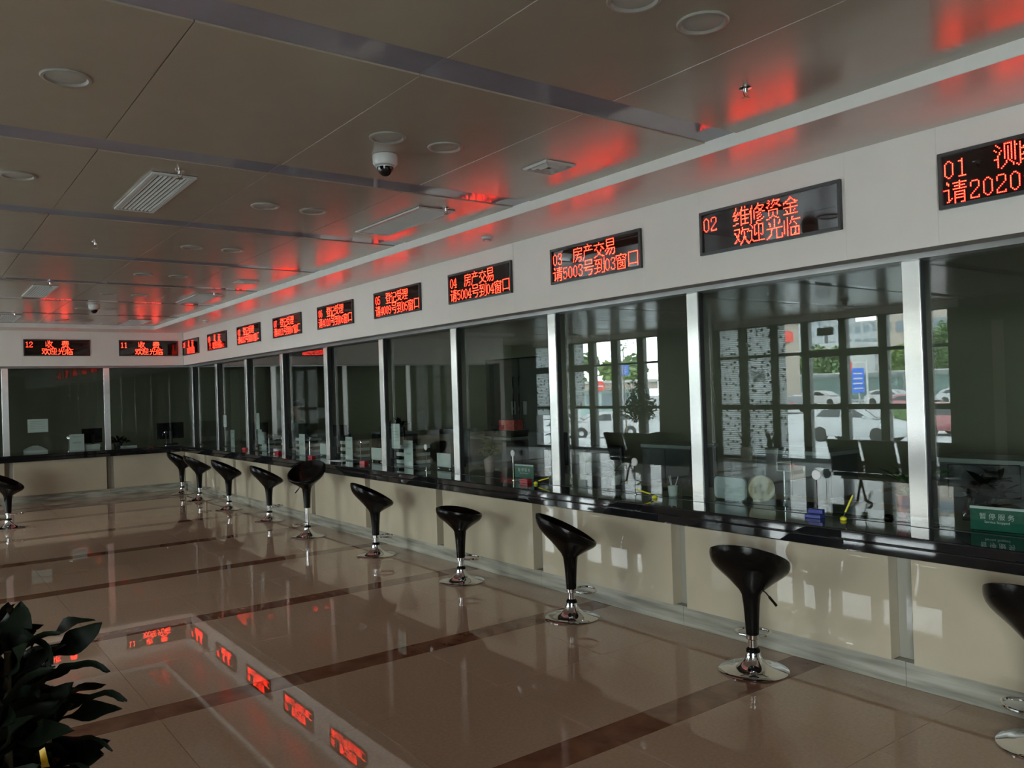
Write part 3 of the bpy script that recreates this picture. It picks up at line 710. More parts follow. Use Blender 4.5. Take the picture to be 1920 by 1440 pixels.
# ------------------------------------------------------------------ on the counter
def W(k): return C0 + PITCH * (k - 1)
def mic(k, lab):
    t = thing('intercom_stand', lab, 'microphone', (4.335 if k > 2 else 4.33, W(k) - 0.15, ZT), 0, 'slim round-headed stands on the counter')
    MB().lathe([(0.016, 0), (0.016, 0.004), (0.006, 0.008)], 16).build('foot', 'chrome', t, True)
    MB().tube([(0, 0, 0.006), (0, 0, 0.215)], 0.0028, 8).build('stem', 'chrome', t, True)
    MB().lathe([(0.002, -0.008), (0.024, -0.008), (0.030, -0.003), (0.030, 0.004), (0.026, 0.007), (0.002, 0.006)], 28).build('round_head', ('head_glare_white' if k == 2 else ('white_plastic' if k < 6 else 'chrome')), t, True, loc=(0, 0, 0.24), rot=(0, -PI / 2, -0.05))  # nearer heads coloured white in place of window glare on chrome
for k in range(2, 9): mic(k, 'slim chrome stand with a round head at window %02d' % k)
def box_tray(k):
    c = W(k); t = thing('letter_tray', 'white three-tier paper tray behind the glass at window %02d' % k, 'letter tray', (4.56, c + 0.73, ZT), 0, 'white three-tier trays behind the glass')
    for z in (0.0, 0.085, 0.17):
        b_ = MB().box(0, 0.26, -0.16, 0.16, z + 0.004, z + 0.010).box(0, 0.008, -0.16, 0.16, z + 0.010, z + 0.045).box(0.008, 0.26, -0.16, -0.154, z + 0.010, z + 0.04).box(0.008, 0.26, 0.154, 0.16, z + 0.010, z + 0.04)
        b_.build('tray_tier', 'paper', t)
    m_ = MB()
    for (x, y) in ((0.014, -0.15), (0.014, 0.15), (0.25, -0.15), (0.25, 0.15)): m_.tube([(x, y, 0), (x, y, 0.215)], 0.004, 6)
    m_.build('tray_rod', 'chrome', t)
def card(x, y, z, w, h, lab, rz=0.0, lines=True, cat='sign card', group='white cards standing behind the glass', mat='paper'):
    t = thing('standing_card', lab, cat, (x, y, z), rz, group)
    MB().box(-0.002, 0.002, -w / 2, w / 2, 0, h).build('card_board', mat, t)
    MB().box(0.002, 0.06, -w / 2, w / 2, 0, 0.003).build('card_foot', mat, t)
    if lines:
        m_ = MB()
        for i, zz in enumerate((0.86, 0.82, 0.50, 0.47, 0.44)): m_.box(-0.0026, -0.002, -w * (0.30 - 0.04 * (i % 2)), w * 0.3, h * zz, h * zz + 0.004)
        m_.build('printed_lines', 'paper_ink', t)
    return t
for k in (5, 6, 7, 8, 9):
    if k < 9: box_tray(k)
    card(4.50, W(k) + 0.505, ZT, 0.20, 0.28, 'tall white card standing behind the glass at window %02d' % k)
for k in (5, 6, 7):
    c = W(k); t = thing('desk_sign', 'small pale desk sign behind the glass at window %02d' % k, 'desk sign', (4.52, c - 0.20, ZT), 0, 'pale desk signs behind the glass')
    MB().box(-0.004, 0.004, -0.13, 0.13, 0.022, 0.165).build('sign_board', 'paper', t, bevel=0.001)
    MB().box(-0.005, -0.0042, -0.10, -0.01, 0.045, 0.095).build('pale_panel', 'sign_white', t)
    for y in (-0.11, 0.11): MB().lathe([(0.018, 0), (0.018, 0.006), (0.008, 0.022)], 14).build('sign_foot', 'chrome', t, True, loc=(0.01, y, 0))
def paper_on_glass(lab, x, y, z, w, h, face='x'):
    t = thing('taped_notice', lab, 'notice', (x, y, z))
    if face == 'x':
        MB().box(0, 0.0008, -w / 2, w / 2, 0, h).build('sheet', 'paper', t)
        m_ = MB()
        for i in range(5): m_.box(-0.0004, 0, -w * 0.36, w * (0.36 - 0.1 * (i % 3 == 2)), h * (0.82 - 0.13 * i), h * (0.82 - 0.13 * i) + 0.003)
    else:
        MB().box(-w / 2, w / 2, 0, 0.0008, 0, h).build('sheet', 'paper', t)
        m_ = MB()
        for i in range(5): m_.box(-w * 0.36, w * (0.36 - 0.1 * (i % 3 == 2)), -0.0004, 0, h * (0.82 - 0.13 * i), h * (0.82 - 0.13 * i) + 0.004)
    m_.build('printed_lines', 'paper_ink', t)
paper_on_glass('tall white notice on the glass just above the tray at window 05', 4.393, 8.05, 1.0, 0.19, 0.275)
paper_on_glass('white notice taped to the glass high up between windows 07 and 08', 4.393, 12.42, 1.13, 0.14, 0.25)
paper_on_glass('lower white notice taped beneath another between windows 07 and 08', 4.395, 12.36, 0.90, 0.17, 0.23)
paper_on_glass('single white notice taped to the glass at window 09', 4.393, 14.03, 1.14, 0.19, 0.2)
paper_on_glass('landscape white notice taped to the glass below sign 12', 1.83, 15.752, 1.155, 0.30, 0.22, 'y')

def green_sign(x, y, lab):
    t = thing('closed_sign', lab, 'desk sign', (x, y, ZT + 0.002), 0.08)
    MB().box(-0.003, 0.003, -0.125, 0.125, 0, 0.122).build('sign_board', 'sign_green', t)
    MB().box(-0.0042, -0.0031, -0.125, 0.125, 0.109, 0.122).build('pale_top_band', 'paper', t)
    MB().box(0.003, 0.07, -0.125, 0.125, 0, 0.003).build('sign_foot', 'sign_green', t)
    for (txt, size, zz) in (('暂 停 服 务', 0.034, 0.060), ('Service Stopped', 0.018, 0.038)):
        cu = bpy.data.curves.new('lettering', 'FONT'); cu.body = txt; cu.size = size; cu.align_x = 'CENTER'; cu.resolution_u = 3
        tmp = bpy.data.objects.new('tmp', cu); me = bpy.data.meshes.new_from_object(tmp); bpy.data.objects.remove(tmp)
        me.name = 'lettering'; me.materials.clear(); me.materials.append(MATS['sign_white'])
        link('lettering', me, t, (-0.0034, 0, zz), (PI / 2, 0, -PI / 2))
green_sign(4.45, 1.86, 'green closed-service desk sign behind the glass near the right edge')
green_sign(4.50, 5.86, 'small green closed-service desk sign behind the glass at window 04')

def pen(x, y, lab, rz, lean, col='yellow_plastic'):
    t = thing('counter_pen', lab, 'pen', (x, y, ZT), rz)
    MB().sphere((0, 0, 0.008), 0.019, 20, 8, 0, 0.75, -0.4, 1).build('pen_base', col, t, True)
    e = (math.sin(lean) * 0.13, 0, 0.02 + math.cos(lean) * 0.13); s = (math.sin(lean) * 0.03, 0, 0.02 + math.cos(lean) * 0.03)
    MB().tube([(0, 0, 0.015), s], [0.003, 0.004], 8).build('pen_grip', 'matt_black', t, True)
    MB().tube([s, e, (e[0] * 1.06, 0, e[2] + 0.008)], [0.005, 0.0052, 0.002], 8).build('pen_barrel', col, t, True)
    pts = [(0.02 + 0.008 * math.cos(i * 1.2), 0.02 + 0.012 * i / 3, 0.006 + 0.004 * math.sin(i * 1.2)) for i in range(26)]
    MB().tube(pts, 0.0012, 5).build('coiled_cord', 'matt_black', t, True)
pen(4.27, 2.60, 'yellow pen leaning in its ball holder on the counter, window 02', -1.3, 0.42)
pen(4.27, 4.05, 'yellow pen lying low in its holder on the counter at window 03', 2.2, 1.25)
pen(4.28, 5.42, 'yellow and black pen lying on the counter near window 04', -1.2, 1.3)
t = thing('ink_pad', 'dark blue ink pad box on the counter before the glass, window 02', 'ink pad', (4.245, 2.765, ZT), 0.1)
MB().box(-0.03, 0.03, -0.048, 0.048, 0, 0.022).build('pad_body', 'blue_plastic', t, bevel=0.003)
MB().box(0.0, 0.034, -0.046, 0.046, 0.022, 0.05).build('pad_lid', 'blue_plastic', t, bevel=0.005)
MB().box(-0.024, -0.002, -0.04, 0.04, 0.022, 0.024).build('felt', 'matt_black', t)
for (x, y, k) in ((4.26, 10.08, 6), (4.28, 8.62, 6), (4.30, 11.36, 7), (4.30, 12.75, 8), (4.28, 5.56, 4)):
    side = {10.08: 'left of the stand at window 07', 8.62: 'beside the stand at window 06', 11.36: 'right of window 08', 12.75: 'at window 09', 5.56: 'next to the yellow pen at window 04'}[y]
    t = thing('ink_pad', 'small red ink pad box on the counter %s' % side, 'ink pad', (x, y, ZT), 0.2, 'red ink pads along the counter')
    MB().box(-0.03, 0.03, -0.045, 0.045, 0, 0.022).build('pad_body', 'red_plastic', t, bevel=0.003)
    MB().box(-0.03, 0.032, -0.047, 0.047, 0.022, 0.036).build('pad_lid', 'red_plastic', t, bevel=0.003)
for (x, y, w, k) in ((4.30, 9.35, 0.26, 6), (4.62, 4.55, 0.5, 3), (4.62, 3.2, 0.45, 2)):
    t = thing('document_mat', {6: 'white papers lying on the counter at window 06', 3: 'black signing mat behind the glass at window 03', 2: 'black signing mat behind the glass at window 02'}[k], 'desk mat' if k < 4 else 'papers', (x, y, ZT), 0.15)
    MB().box(-0.13 if k < 4 else -0.06, 0.13 if k < 4 else 0.06, -w / 2, w / 2, 0.0003, 0.003).build('mat_sheet', 'matt_black' if k < 4 else 'paper', t)
    if k == 6: MB().box(-0.05, 0.07, -w / 2 - .02, w / 2 - 0.05, 0.0032, 0.0042).build('top_sheet', 'paper', t, rot=(0, 0, 0.2))
# window 02: round-cornered display seen from behind, cream cylinder, framed card, acrylic boards, mouse
t = thing('display_shell', 'pale blue-white rounded panel behind the glass, right of a steel post', 'display', (4.50, 3.575, ZT))
b_ = MB(); pts = []
for (cx0, cz0, a0) in ((0.10, 0.04, -90), (0.10, 0.13, 0), (-0.10, 0.13, 90), (-0.10, 0.04, 180)):
    for i in range(5):
        a = (a0 + i * 22.5) * D2; pts.append((cx0 + 0.03 * math.cos(a), cz0 + 0.03 * math.sin(a)))
n = len(pts); b_.add([(0.0, p[0], p[1]) for p in pts] + [(0.02, p[0], p[1]) for p in pts], [tuple(range(n))[::-1], tuple(range(n, 2 * n))] + [(i, (i + 1) % n, n + (i + 1) % n, n + i) for i in range(n)])
b_.build('shell', 'screen_shell', t, bevel=0.003); MB().box(0.02, 0.10, -0.06, 0.06, 0, 0.012).build('stand_foot', 'screen_shell', t)
t = thing('tape_dispenser', 'cream curved drum beside the pale rounded panel at window 02', 'tape dispenser', (4.60, 3.395, ZT + 0.0))
MB().lathe([(0.080, -0.03), (0.088, -0.024), (0.088, 0.024), (0.080, 0.03), (0.05, 0.03), (0.05, -0.03)], 32).build('drum', 'cream_plastic', t, True, loc=(0, 0, 0.088), rot=(0, PI / 2, 0.9))
MB().box(-0.05, 0.05, -0.03, 0.03, 0, 0.02).build('drum_base', 'cream_plastic', t, bevel=0.003)
t = thing('framed_card', 'little white-framed card on a stem behind the glass at window 02', 'sign', (4.70, 3.28, ZT))
f_ = MB().box(-.003, .003, -.055, .055, .20, .205).box(-.003, .003, -.055, .055, .255, .26).box(-.003, .003, -.055, -.05, .205, .255).box(-.003, .003, .05, .055, .205, .255)
f_.build('card_frame', 'white_plastic', t); MB().tube([(0, 0, 0), (0, 0, 0.2)], 0.003, 6).build('stem', 'chrome', t, True); MB().lathe([(0.03, 0), (0.03, 0.005)], 16).build('foot', 'chrome', t, True)
for (y, w, lb) in ((2.68, 0.20, 'clear acrylic board left of the yellow pen, window 02'), (2.22, 0.22, 'clear acrylic board right of the yellow pen, window 02')):
    t = thing('acrylic_board', lb, 'acrylic stand', (4.46, y, ZT), 0.12)
    MB().box(0, 0.004, -w / 2, w / 2, 0, 0.09).build('board', 'acrylic', t); MB().box(0.004, 0.07, -w / 2, w / 2, 0, 0.004).build('board_foot', 'acrylic', t)
t = thing('computer_mouse', 'black computer mouse on the counter behind window 02', 'mouse', (4.50, 2.46, ZT), 0.2)
MB().sphere((0, 0, 0), 0.036, 20, 8, 0, 0.65, 0.0, 1).build('mouse_shell', 'black_plastic', t, True); MB().tube([(0.03, 0, 0.006), (0.06, 0.015, 0.003), (0.08, 0.03, 0.003)], 0.0016, 5).build('mouse_cable', 'matt_black', t, True)
t = thing('glass_cup', 'clear glass cup of pens behind the glass at window 03', 'pen cup', (4.46, 4.05, ZT))
MB().lathe([(0.030, 0), (0.036, 0.07), (0.034, 0.07), (0.028, 0.006)], 24, cap=False).build('cup', 'paper', t, True)
for i, (a, b2) in enumerate(((0.3, 0.2), (-0.35, 0.1), (0.05, -0.3))): MB().tube([(0, 0, 0.01), (0.1 * b2, 0.13 * a, 0.14)], 0.0035, 6).build('pen', 'white_plastic', t, True)
card(4.47, 3.93, ZT, 0.08, 0.12, 'small clear card holder just left of the post at window 03', 0, False, 'card holder', None, 'acrylic')
# back counter things
t = thing('card_printer', 'white sloping desk machine on the back counter under sign 12', 'printer', (1.82, 16.02, ZT))
b_ = MB().add([(-.17, -.1, 0), (.17, -.1, 0), (.17, .12, 0), (-.17, .12, 0), (-.17, -.1, .04), (.17, -.1, .04), (.08, .0, .10), (-.08, .0, .10), (.08, .12, .10), (-.08, .12, .10), (.17, .12, .05), (-.17, .12, .05)],
  [(3, 2, 1, 0), (0, 1, 5, 4), (4, 5, 6, 7), (7, 6, 8, 9), (1, 2, 10, 5), (3, 0, 4, 11), (5, 10, 8, 6), (4, 7, 9, 11), (2, 3, 11, 9, 8, 10)])
b_.build('printer_body', 'white_plastic', t, bevel=0.004); MB().box(-0.05, 0.05, 0.02, 0.08, 0.10, 0.115).build('paper_slot', 'paper', t)
o = card(2.43, 15.90, ZT, 0.23, 0.28, 'white card with a dark mark standing behind the back glass', PI / 2)
t = thing('white_carton', 'low white box on the back counter beside the standing card', 'box', (2.68, 15.98, ZT))
MB().box(-0.12, 0.12, -0.05, 0.05, 0, 0.085).build('carton_body', 'white_plastic', t, bevel=0.002); MB().box(-0.121, 0.121, -0.051, 0.051, 0.062, 0.088).build('carton_lid', 'white_plastic', t)
t = thing('loose_papers', 'stack of papers on the back counter right of the post', 'papers', (3.28, 16.0, ZT))
for i in range(4): MB().box(-0.12, 0.12, -0.08, 0.08, 0.001 + i * 0.006, 0.006 + i * 0.006).build('sheet', 'paper', t, rot=(0, 0, 0.05 * i))
for (x, y, lab) in ((2.26, 15.62, 'chrome round-headed stand on the back counter below sign 12'), (3.83, 15.62, 'chrome round-headed stand on the back counter below sign 11')):
    t = thing('intercom_stand', lab, 'microphone', (x, y, ZT), 0, 'slim round-headed stands on the counter')
    MB().lathe([(0.016, 0), (0.016, 0.004), (0.006, 0.008)], 16).build('foot', 'chrome', t, True); MB().tube([(0, 0, 0.006), (0, 0, 0.215)], 0.003, 8).build('stem', 'chrome', t, True)
    MB().lathe([(0.002, -0.008), (0.026, -0.008), (0.030, 0.0), (0.026, 0.007), (0.002, 0.006)], 24).build('round_head', 'chrome', t, True, loc=(0, 0, 0.24), rot=(PI / 2, 0, 0.2))

# ------------------------------------------------------------------ staff side
def monitor(x, y, rz, lab, z=ZT, w=0.48, h=0.30):
    t = thing('computer_monitor', lab, 'monitor', (x, y, z), rz)
    MB().box(-0.012, 0.012, -w / 2, w / 2, 0.10, 0.10 + h).build('monitor_back', 'black_plastic', t, bevel=0.004)
    MB().box(0.0122, 0.0135, -w / 2 + .012, w / 2 - .012, 0.115, 0.09 + h).build('screen', 'car_glass', t)
    MB().box(-0.03, -0.013, -0.03, 0.03, 0.02, 0.24).build('stand_neck', 'matt_black', t); MB().box(-0.10, 0.06, -0.11, 0.11, 0, 0.018).build('stand_base', 'matt_black', t, bevel=0.003)
monitor(4.04, 16.15, PI / 2, 'black monitor on the back counter near the corner')
monitor(2.72, 16.2, PI / 2 + 0.5, 'black monitor turned sideways behind the back glass', ZT, 0.4, 0.26)
monitor(4.92, 2.12, 0.4, 'small black monitor on the staff side at the right edge', ZT, 0.36, 0.19)
for k in (4, 5, 6, 7, 8, 9): monitor(4.82, W(k) - (0.05 if k > 2 else (-0.45 if k == 2 else 0.25)) + 0.1 * (k % 2), 0.15, 'black computer monitor on the staff side of window %02d' % k)
def office_chair(x, y, rz, lab, mat='matt_black'):
    t = thing('office_chair', lab, 'office chair', (x, y, 0.002), rz, 'staff chairs behind the counter')
    MB().box(-0.23, 0.23, -0.24, 0.24, 0.44, 0.52).build('seat', mat, t, bevel=0.03)
    MB().box(0.20, 0.26, -0.22, 0.22, 0.58, 1.02).build('backrest', mat, t, bevel=0.025)
    MB().box(0.215, 0.235, -0.03, 0.03, 0.43, 0.60).build('back_bracket', 'matt_black', t)
    MB().tube([(0, 0, 0.09), (0, 0, 0.44)], 0.025, 10).build('gas_post', 'chrome', t, True)
    for k in range(5):
        a = 2 * PI * k / 5; l = MB().tube([(0, 0, 0.10), (0.27 * math.cos(a), 0.27 * math.sin(a), 0.055)], [0.022, 0.014], 8).build('star_leg', 'matt_black', t, True)
        MB().sphere((0.27 * math.cos(a), 0.27 * math.sin(a), 0.028), 0.026, 10, 6).build('castor', 'matt_black', l, True)
    for s in (-1, 1): MB().tube([(0.0, 0.25 * s, 0.47), (0.0, 0.27 * s, 0.66), (-0.12, 0.27 * s, 0.68), (0.10, 0.27 * s, 0.68)], 0.012, 8).build('armrest', 'matt_black', t, True)
for k in range(1, 9):
    if k != 2 and k != 3: office_chair(5.42, W(k) + 0.1 * ((k * 7) % 3 - 1), 0.3 * ((k * 5) % 3 - 1), 'black' + ' staff chair behind the counter at window %02d' % k)
cabs = [(1.7, 2.99), (3.88, 4.62), (5.40, 6.05), (8.35, 9.5), (11.4, 12.2)]
clab = ['low grey cabinet with a white top seen at the right edge', 'low grey cabinet with a white top behind window 03', 'low grey cabinet with a white top behind window 04', 'low grey cabinet holding a red box behind window 04 glass', 'low grey cabinet deep in the office behind window 06']
for (a, bb), lb in zip(cabs, clab):
    t = thing('low_cabinet', lb, 'cabinet', (6.42, (a + bb) / 2, 0.001)); w = (bb - a) / 2
    MB().box(-0.2, 0.2, -w, w, 0, 0.965).build('cabinet_body', 'cabinet_grey', t, bevel=0.002); MB().box(-0.22, 0.22, -w - .01, w + .01, 0.966, 0.999).build('cabinet_top', 'desk_white', t, bevel=0.002)
    nd = 2
    for i in range(nd):
        y0 = -w + 2 * w * i / nd; d = MB().box(-0.214, -0.2005, y0 + .006, y0 + 2 * w / nd - .006, 0.03, 0.95).build('cabinet_door', 'cabinet_grey', t, bevel=0.002)
        MB().box(-0.23, -0.215, y0 + (0.06 if i else 2 * w / nd - 0.09), y0 + (0.09 if i else 2 * w / nd - 0.06), 0.5, 0.62).build('door_pull', 'chrome', d)
t = thing('archive_box', 'black flat case lying on the cabinet under the red box', 'case', (6.42, 8.75, 1.0))
MB().box(-0.15, 0.15, -0.32, 0.28, 0.001, 0.085).build('case_body', 'matt_black', t, bevel=0.008); MB().box(-0.152, -0.15, -0.05, 0.05, 0.035, 0.05).build('case_handle', 'chrome', t)
t = thing('gift_box', 'red and white printed box on the black case in the office', 'box', (6.42, 8.62, 1.086), 0.1)
MB().box(-0.08, 0.08, -0.15, 0.15, 0.001, 0.13).build('box_body', 'red_card', t, bevel=0.002); MB().box(-0.10, 0.10, -0.18, 0.20, -0.0005, 0.0008).build('white_sheet', 'paper', t)


# leaves
def leaf_mesh(name, L_, w, droop, mat, twist=0.0, tip=0.15, wave=0.0):
    v = []; f = []; n = 7 if not wave else 11
    for i in range(n + 1):
        t_ = i / n; ww = w * math.sin(PI * min(1, t_ * 0.92 + 0.06)) ** 0.8 * (1 - 0.15 * t_)
        if i == n: ww = 0.001
        x = L_ * t_ * (1 - 0.15 * droop * t_); z = -droop * L_ * 0.5 * t_ * t_
        a = twist * t_; ww = ww * (0.35 + 0.65 * min(1, t_ * 2.2)) if wave else ww
        for s in (-1, 0, 1):
            y = s * ww / 2; zz = z + abs(s) * ww * 0.16 + wave * math.sin(t_ * 11 + s * 1.3)
            v.append((x, y * math.cos(a) - (zz - z) * math.sin(a), z + (zz - z) * math.cos(a) + y * math.sin(a)))
    for i in range(n):
        for s in range(2):
            a = i * 3 + s; f.append((a, a + 3, a + 4, a + 1))
    return MB().add(v, f).mesh(name, mat, True, ang=80)
def place_leaf(me, par, base, az, el, roll=0.0, s=1.0):
    o = bpy.data.objects.new('leaf', me); COL.objects.link(o); o.parent = par
    q = Matrix.Rotation(az, 4, 'Z') @ Matrix.Rotation(-el, 4, 'Y') @ Matrix.Rotation(roll, 4, 'X')
    o.matrix_local = Matrix.Translation(base) @ q @ Matrix.Scale(s, 4); return o
# foreground potted plant at the left edge
t = thing('potted_plant', 'dark broad-leaved potted plant filling the bottom left corner', 'plant', (0.08, 1.74, 0.001))
MB().lathe([(0.11, 0), (0.13, 0.02), (0.165, 0.46), (0.175, 0.50), (0.162, 0.50), (0.155, 0.45)], 36).build('pot', 'pot_white', t, True)
MB().lathe([(0.155, 0.452), (0.02, 0.458)], 24).build('soil', 'soil', t, True)
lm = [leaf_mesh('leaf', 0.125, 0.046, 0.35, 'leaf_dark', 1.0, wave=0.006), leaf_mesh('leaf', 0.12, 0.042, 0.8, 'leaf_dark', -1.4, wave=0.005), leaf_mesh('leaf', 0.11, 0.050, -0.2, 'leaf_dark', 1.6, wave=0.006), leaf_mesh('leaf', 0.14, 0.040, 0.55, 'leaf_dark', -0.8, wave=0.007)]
rnd = random.Random(11)
stems = [(0.0, 0.0, 1.21), (0.055, -0.05, 1.17), (-0.07, 0.05, 1.19), (0.04, 0.07, 1.14), (-0.06, -0.07, 1.17), (0.10, 0.01, 1.07), (0.02, -0.12, 1.08), (-0.03, 0.0, 1.0)]
for (sx, sy, top) in stems:
    MB().tube([(sx * 0.4, sy * 0.4, 0.45), (sx, sy, top * 0.75), (sx * 1.1, sy * 1.1, top)], [0.011, 0.009, 0.006], 8).build('stem', 'stem_brown', t, True)
    nl = 62
    for i in range(nl):
        u_ = i / nl; h = 0.60 + (top - 0.60) * u_
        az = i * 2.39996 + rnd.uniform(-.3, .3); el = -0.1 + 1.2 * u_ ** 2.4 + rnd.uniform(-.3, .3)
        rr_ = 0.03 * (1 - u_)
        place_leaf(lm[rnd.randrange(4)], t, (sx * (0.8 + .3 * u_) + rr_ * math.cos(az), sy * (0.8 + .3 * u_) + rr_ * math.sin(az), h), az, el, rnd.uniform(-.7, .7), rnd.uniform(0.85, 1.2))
for i, (az, z, x_) in enumerate(((-0.5, 1.12, 0.13), (-0.7, 1.06, 0.16), (-0.3, 1.09, 0.15), (-0.6, 1.0, 0.17), (-0.4, 0.97, 0.16), (-0.8, 0.94, 0.16), (-0.5, 0.90, 0.15), (-0.3, 0.87, 0.14), (-0.7, 0.84, 0.12), (-0.9, 1.15, 0.10))):
    place_leaf(lm[i % 4], t, (x_ - 0.03, -0.01, z + .04), az, 0.55 - 0.06 * i, 0.3 * (i % 3 - 1), 1.0)
RP = [(0.098, -0.115, 1.005), (0.106, -0.118, 1.010), (0.100, -0.12, 0.985), (0.110, -0.125, 0.985), (0.100, -0.118, 0.962), (0.118, -0.12, 0.958), (0.096, -0.112, 0.925), (0.126, -0.118, 0.92)]
rb = MB().add(RP, [(0, 1, 3, 2), (2, 3, 5, 4), (4, 5, 7, 6)]).add([(x, y + 0.004, z) for (x, y, z) in RP], [(0, 2, 3, 1), (2, 4, 5, 3), (4, 6, 7, 5)])
rb.build('yellow_ribbon', 'yellow_ribbon', t, True)
tag(t.children[-1], 'yellow ribbon hanging among the leaves', None)

def small_plant(name, lab, loc, potc, potr, poth, nleaf, L_, w, elr, mat, h0, spread=0.03, droop=0.4, seed=1):
    t = thing(name, lab, 'plant', loc); r_ = random.Random(seed)
    MB().lathe([(potr * 0.72, 0), (potr * 0.8, 0.004), (potr, poth), (potr * 0.92, poth), (potr * 0.88, poth * 0.9)], 24).build('pot', potc, t, True)
    MB().lathe([(potr * 0.87, poth * 0.9), (0.004, poth * 0.92)], 16).build('soil', 'soil', t, True)
    ms = [leaf_mesh('leaf', L_, w, droop, mat, 0.3), leaf_mesh('leaf', L_ * 0.8, w, droop * 1.4, mat, -0.4)]
    for i in range(nleaf):
        place_leaf(ms[i % 2], t, (r_.uniform(-spread, spread), r_.uniform(-spread, spread), poth * 0.9 + h0 * r_.random()), r_.uniform(0, 2 * PI), r_.uniform(*elr), r_.uniform(-.4, .4), r_.uniform(.8, 1.15))
    return t
small_plant('pothos_plant', 'leafy green plant in a tall pinkish pot at window 04', (4.62, 6.58, ZT), 'pot_pink', 0.055, 0.17, 40, 0.12, 0.075, (-0.3, 1.3), 'leaf_green', 0.14, 0.04, 0.5, 3)
small_plant('potted_plant', 'spiky dark plant in a red pot behind the glass at window 01', (4.60, 2.40, ZT), 'red_plastic', 0.065, 0.13, 26, 0.26, 0.040, (0.3, 1.4), 'leaf_green', 0.05, 0.02, 0.5, 5)
small_plant('potted_plant', 'dark bushy plant on the staff counter right of the post', (4.66, 1.98, ZT), 'matt_black', 0.06, 0.1, 30, 0.16, 0.06, (0.0, 1.3), 'leaf_dark', 0.12, 0.03, 0.5, 6)
small_plant('potted_plant', 'low dark bushy plant on the back counter below sign 11', (3.15, 16.22, ZT), 'matt_black', 0.08, 0.08, 40, 0.16, 0.05, (0.1, 1.2), 'leaf_dark', 0.05, 0.12, 0.6, 8)
small_plant('potted_plant', 'dark leafy plant on the low cabinet deep in the office', (6.42, 11.8, 1.001), 'matt_black', 0.08, 0.06, 40, 0.20, 0.05, (0.1, 1.3), 'leaf_dark', 0.05, 0.12, 0.6, 9)
small_plant('pothos_plant', 'trailing plant with pale stripes behind window 03', (4.66, 4.85, ZT), 'pot_white', 0.05, 0.08, 22, 0.17, 0.035, (0.2, 1.3), 'leaf_green', 0.05, 0.03, 0.8, 10)

# seated clerk in a teal shirt
def skin_obj(name, pts, edges, rad, mat, parent):
    me = bpy.data.meshes.new(name); me.from_pydata([Vector(p) for p in pts], edges, []); me.materials.append(MATS[mat])
    o = link(name, me, parent); o.modifiers.new('s', 'SKIN')
    if not me.skin_vertices: me.skin_vertices.new()
    for i, r in enumerate(rad):
        sv = me.skin_vertices[0].data[i]; sv.radius = (r, r) if not isinstance(r, tuple) else r; sv.use_root = (i == 0)
    sd = o.modifiers.new('d', 'SUBSURF'); sd.levels = 2; sd.render_levels = 2; o.modifiers['s'].use_smooth_shade = True
    return o
t = thing('person', 'seated clerk with short black hair in a teal shirt behind the glass', 'person', (5.60, 13.66, 0.0), -0.1); t.scale = (1.08, 1.08, 1.08)
P_ = [(0, 0, 0.52), (0, 0, 0.72), (-0.02, 0, 0.92), (-0.03, 0, 1.07), (-0.035, 0, 1.15), (-0.05, 0, 1.22), (-0.06, 0, 1.30), (-0.055, 0, 1.37),
      (-0.03, 0.18, 1.05), (-0.10, 0.25, 0.86), (-0.32, 0.20, 0.84), (-0.40, 0.15, 0.85), (-0.03, -0.18, 1.05), (-0.10, -0.25, 0.86), (-0.32, -0.20, 0.84), (-0.40, -0.15, 0.85),
      (-0.02, 0.09, 0.53), (-0.40, 0.11, 0.52), (-0.40, 0.11, 0.10), (-0.50, 0.11, 0.05), (-0.02, -0.09, 0.53), (-0.40, -0.11, 0.52), (-0.40, -0.11, 0.10), (-0.50, -0.11, 0.05)]
E_ = [(0, 1), (1, 2), (2, 3), (3, 4), (4, 5), (5, 6), (6, 7), (3, 8), (8, 9), (9, 10), (10, 11), (3, 12), (12, 13), (13, 14), (14, 15), (0, 16), (16, 17), (17, 18), (18, 19), (0, 20), (20, 21), (21, 22), (22, 23)]
R_ = [0.13, 0.12, 0.13, 0.085, 0.052, 0.075, 0.085, 0.055, 0.055, 0.042, 0.034, 0.026, 0.055, 0.042, 0.034, 0.026, 0.085, 0.062, 0.045, 0.03, 0.085, 0.062, 0.045, 0.03]
skin_obj('body', P_, E_, R_, 'skin', t)
skin_obj('shirt', [P_[0], P_[1], P_[2], P_[3], (-0.035, 0, 1.11), P_[8], P_[9], (-0.18, 0.23, 0.85), P_[12], P_[13], (-0.18, -0.23, 0.85)],
         [(0, 1), (1, 2), (2, 3), (3, 4), (3, 5), (5, 6), (6, 7), (3, 8), (8, 9), (9, 10)], [0.15, 0.145, 0.155, 0.115, 0.07, 0.078, 0.060, 0.052, 0.078, 0.060, 0.052], 'teal_cloth', t)
skin_obj('trousers', [P_[0], P_[16], P_[17], (-0.40, 0.11, 0.14), P_[20], P_[21], (-0.40, -0.11, 0.14)], [(0, 1), (1, 2), (2, 3), (0, 4), (4, 5), (5, 6)], [0.15, 0.10, 0.078, 0.06, 0.10, 0.078, 0.06], 'matt_black', t)
MB().sphere((-0.045, 0, 1.335), 0.098, 20, 10, 0, 1.05, 0.05, 1).build('hair', 'hair', t, True)
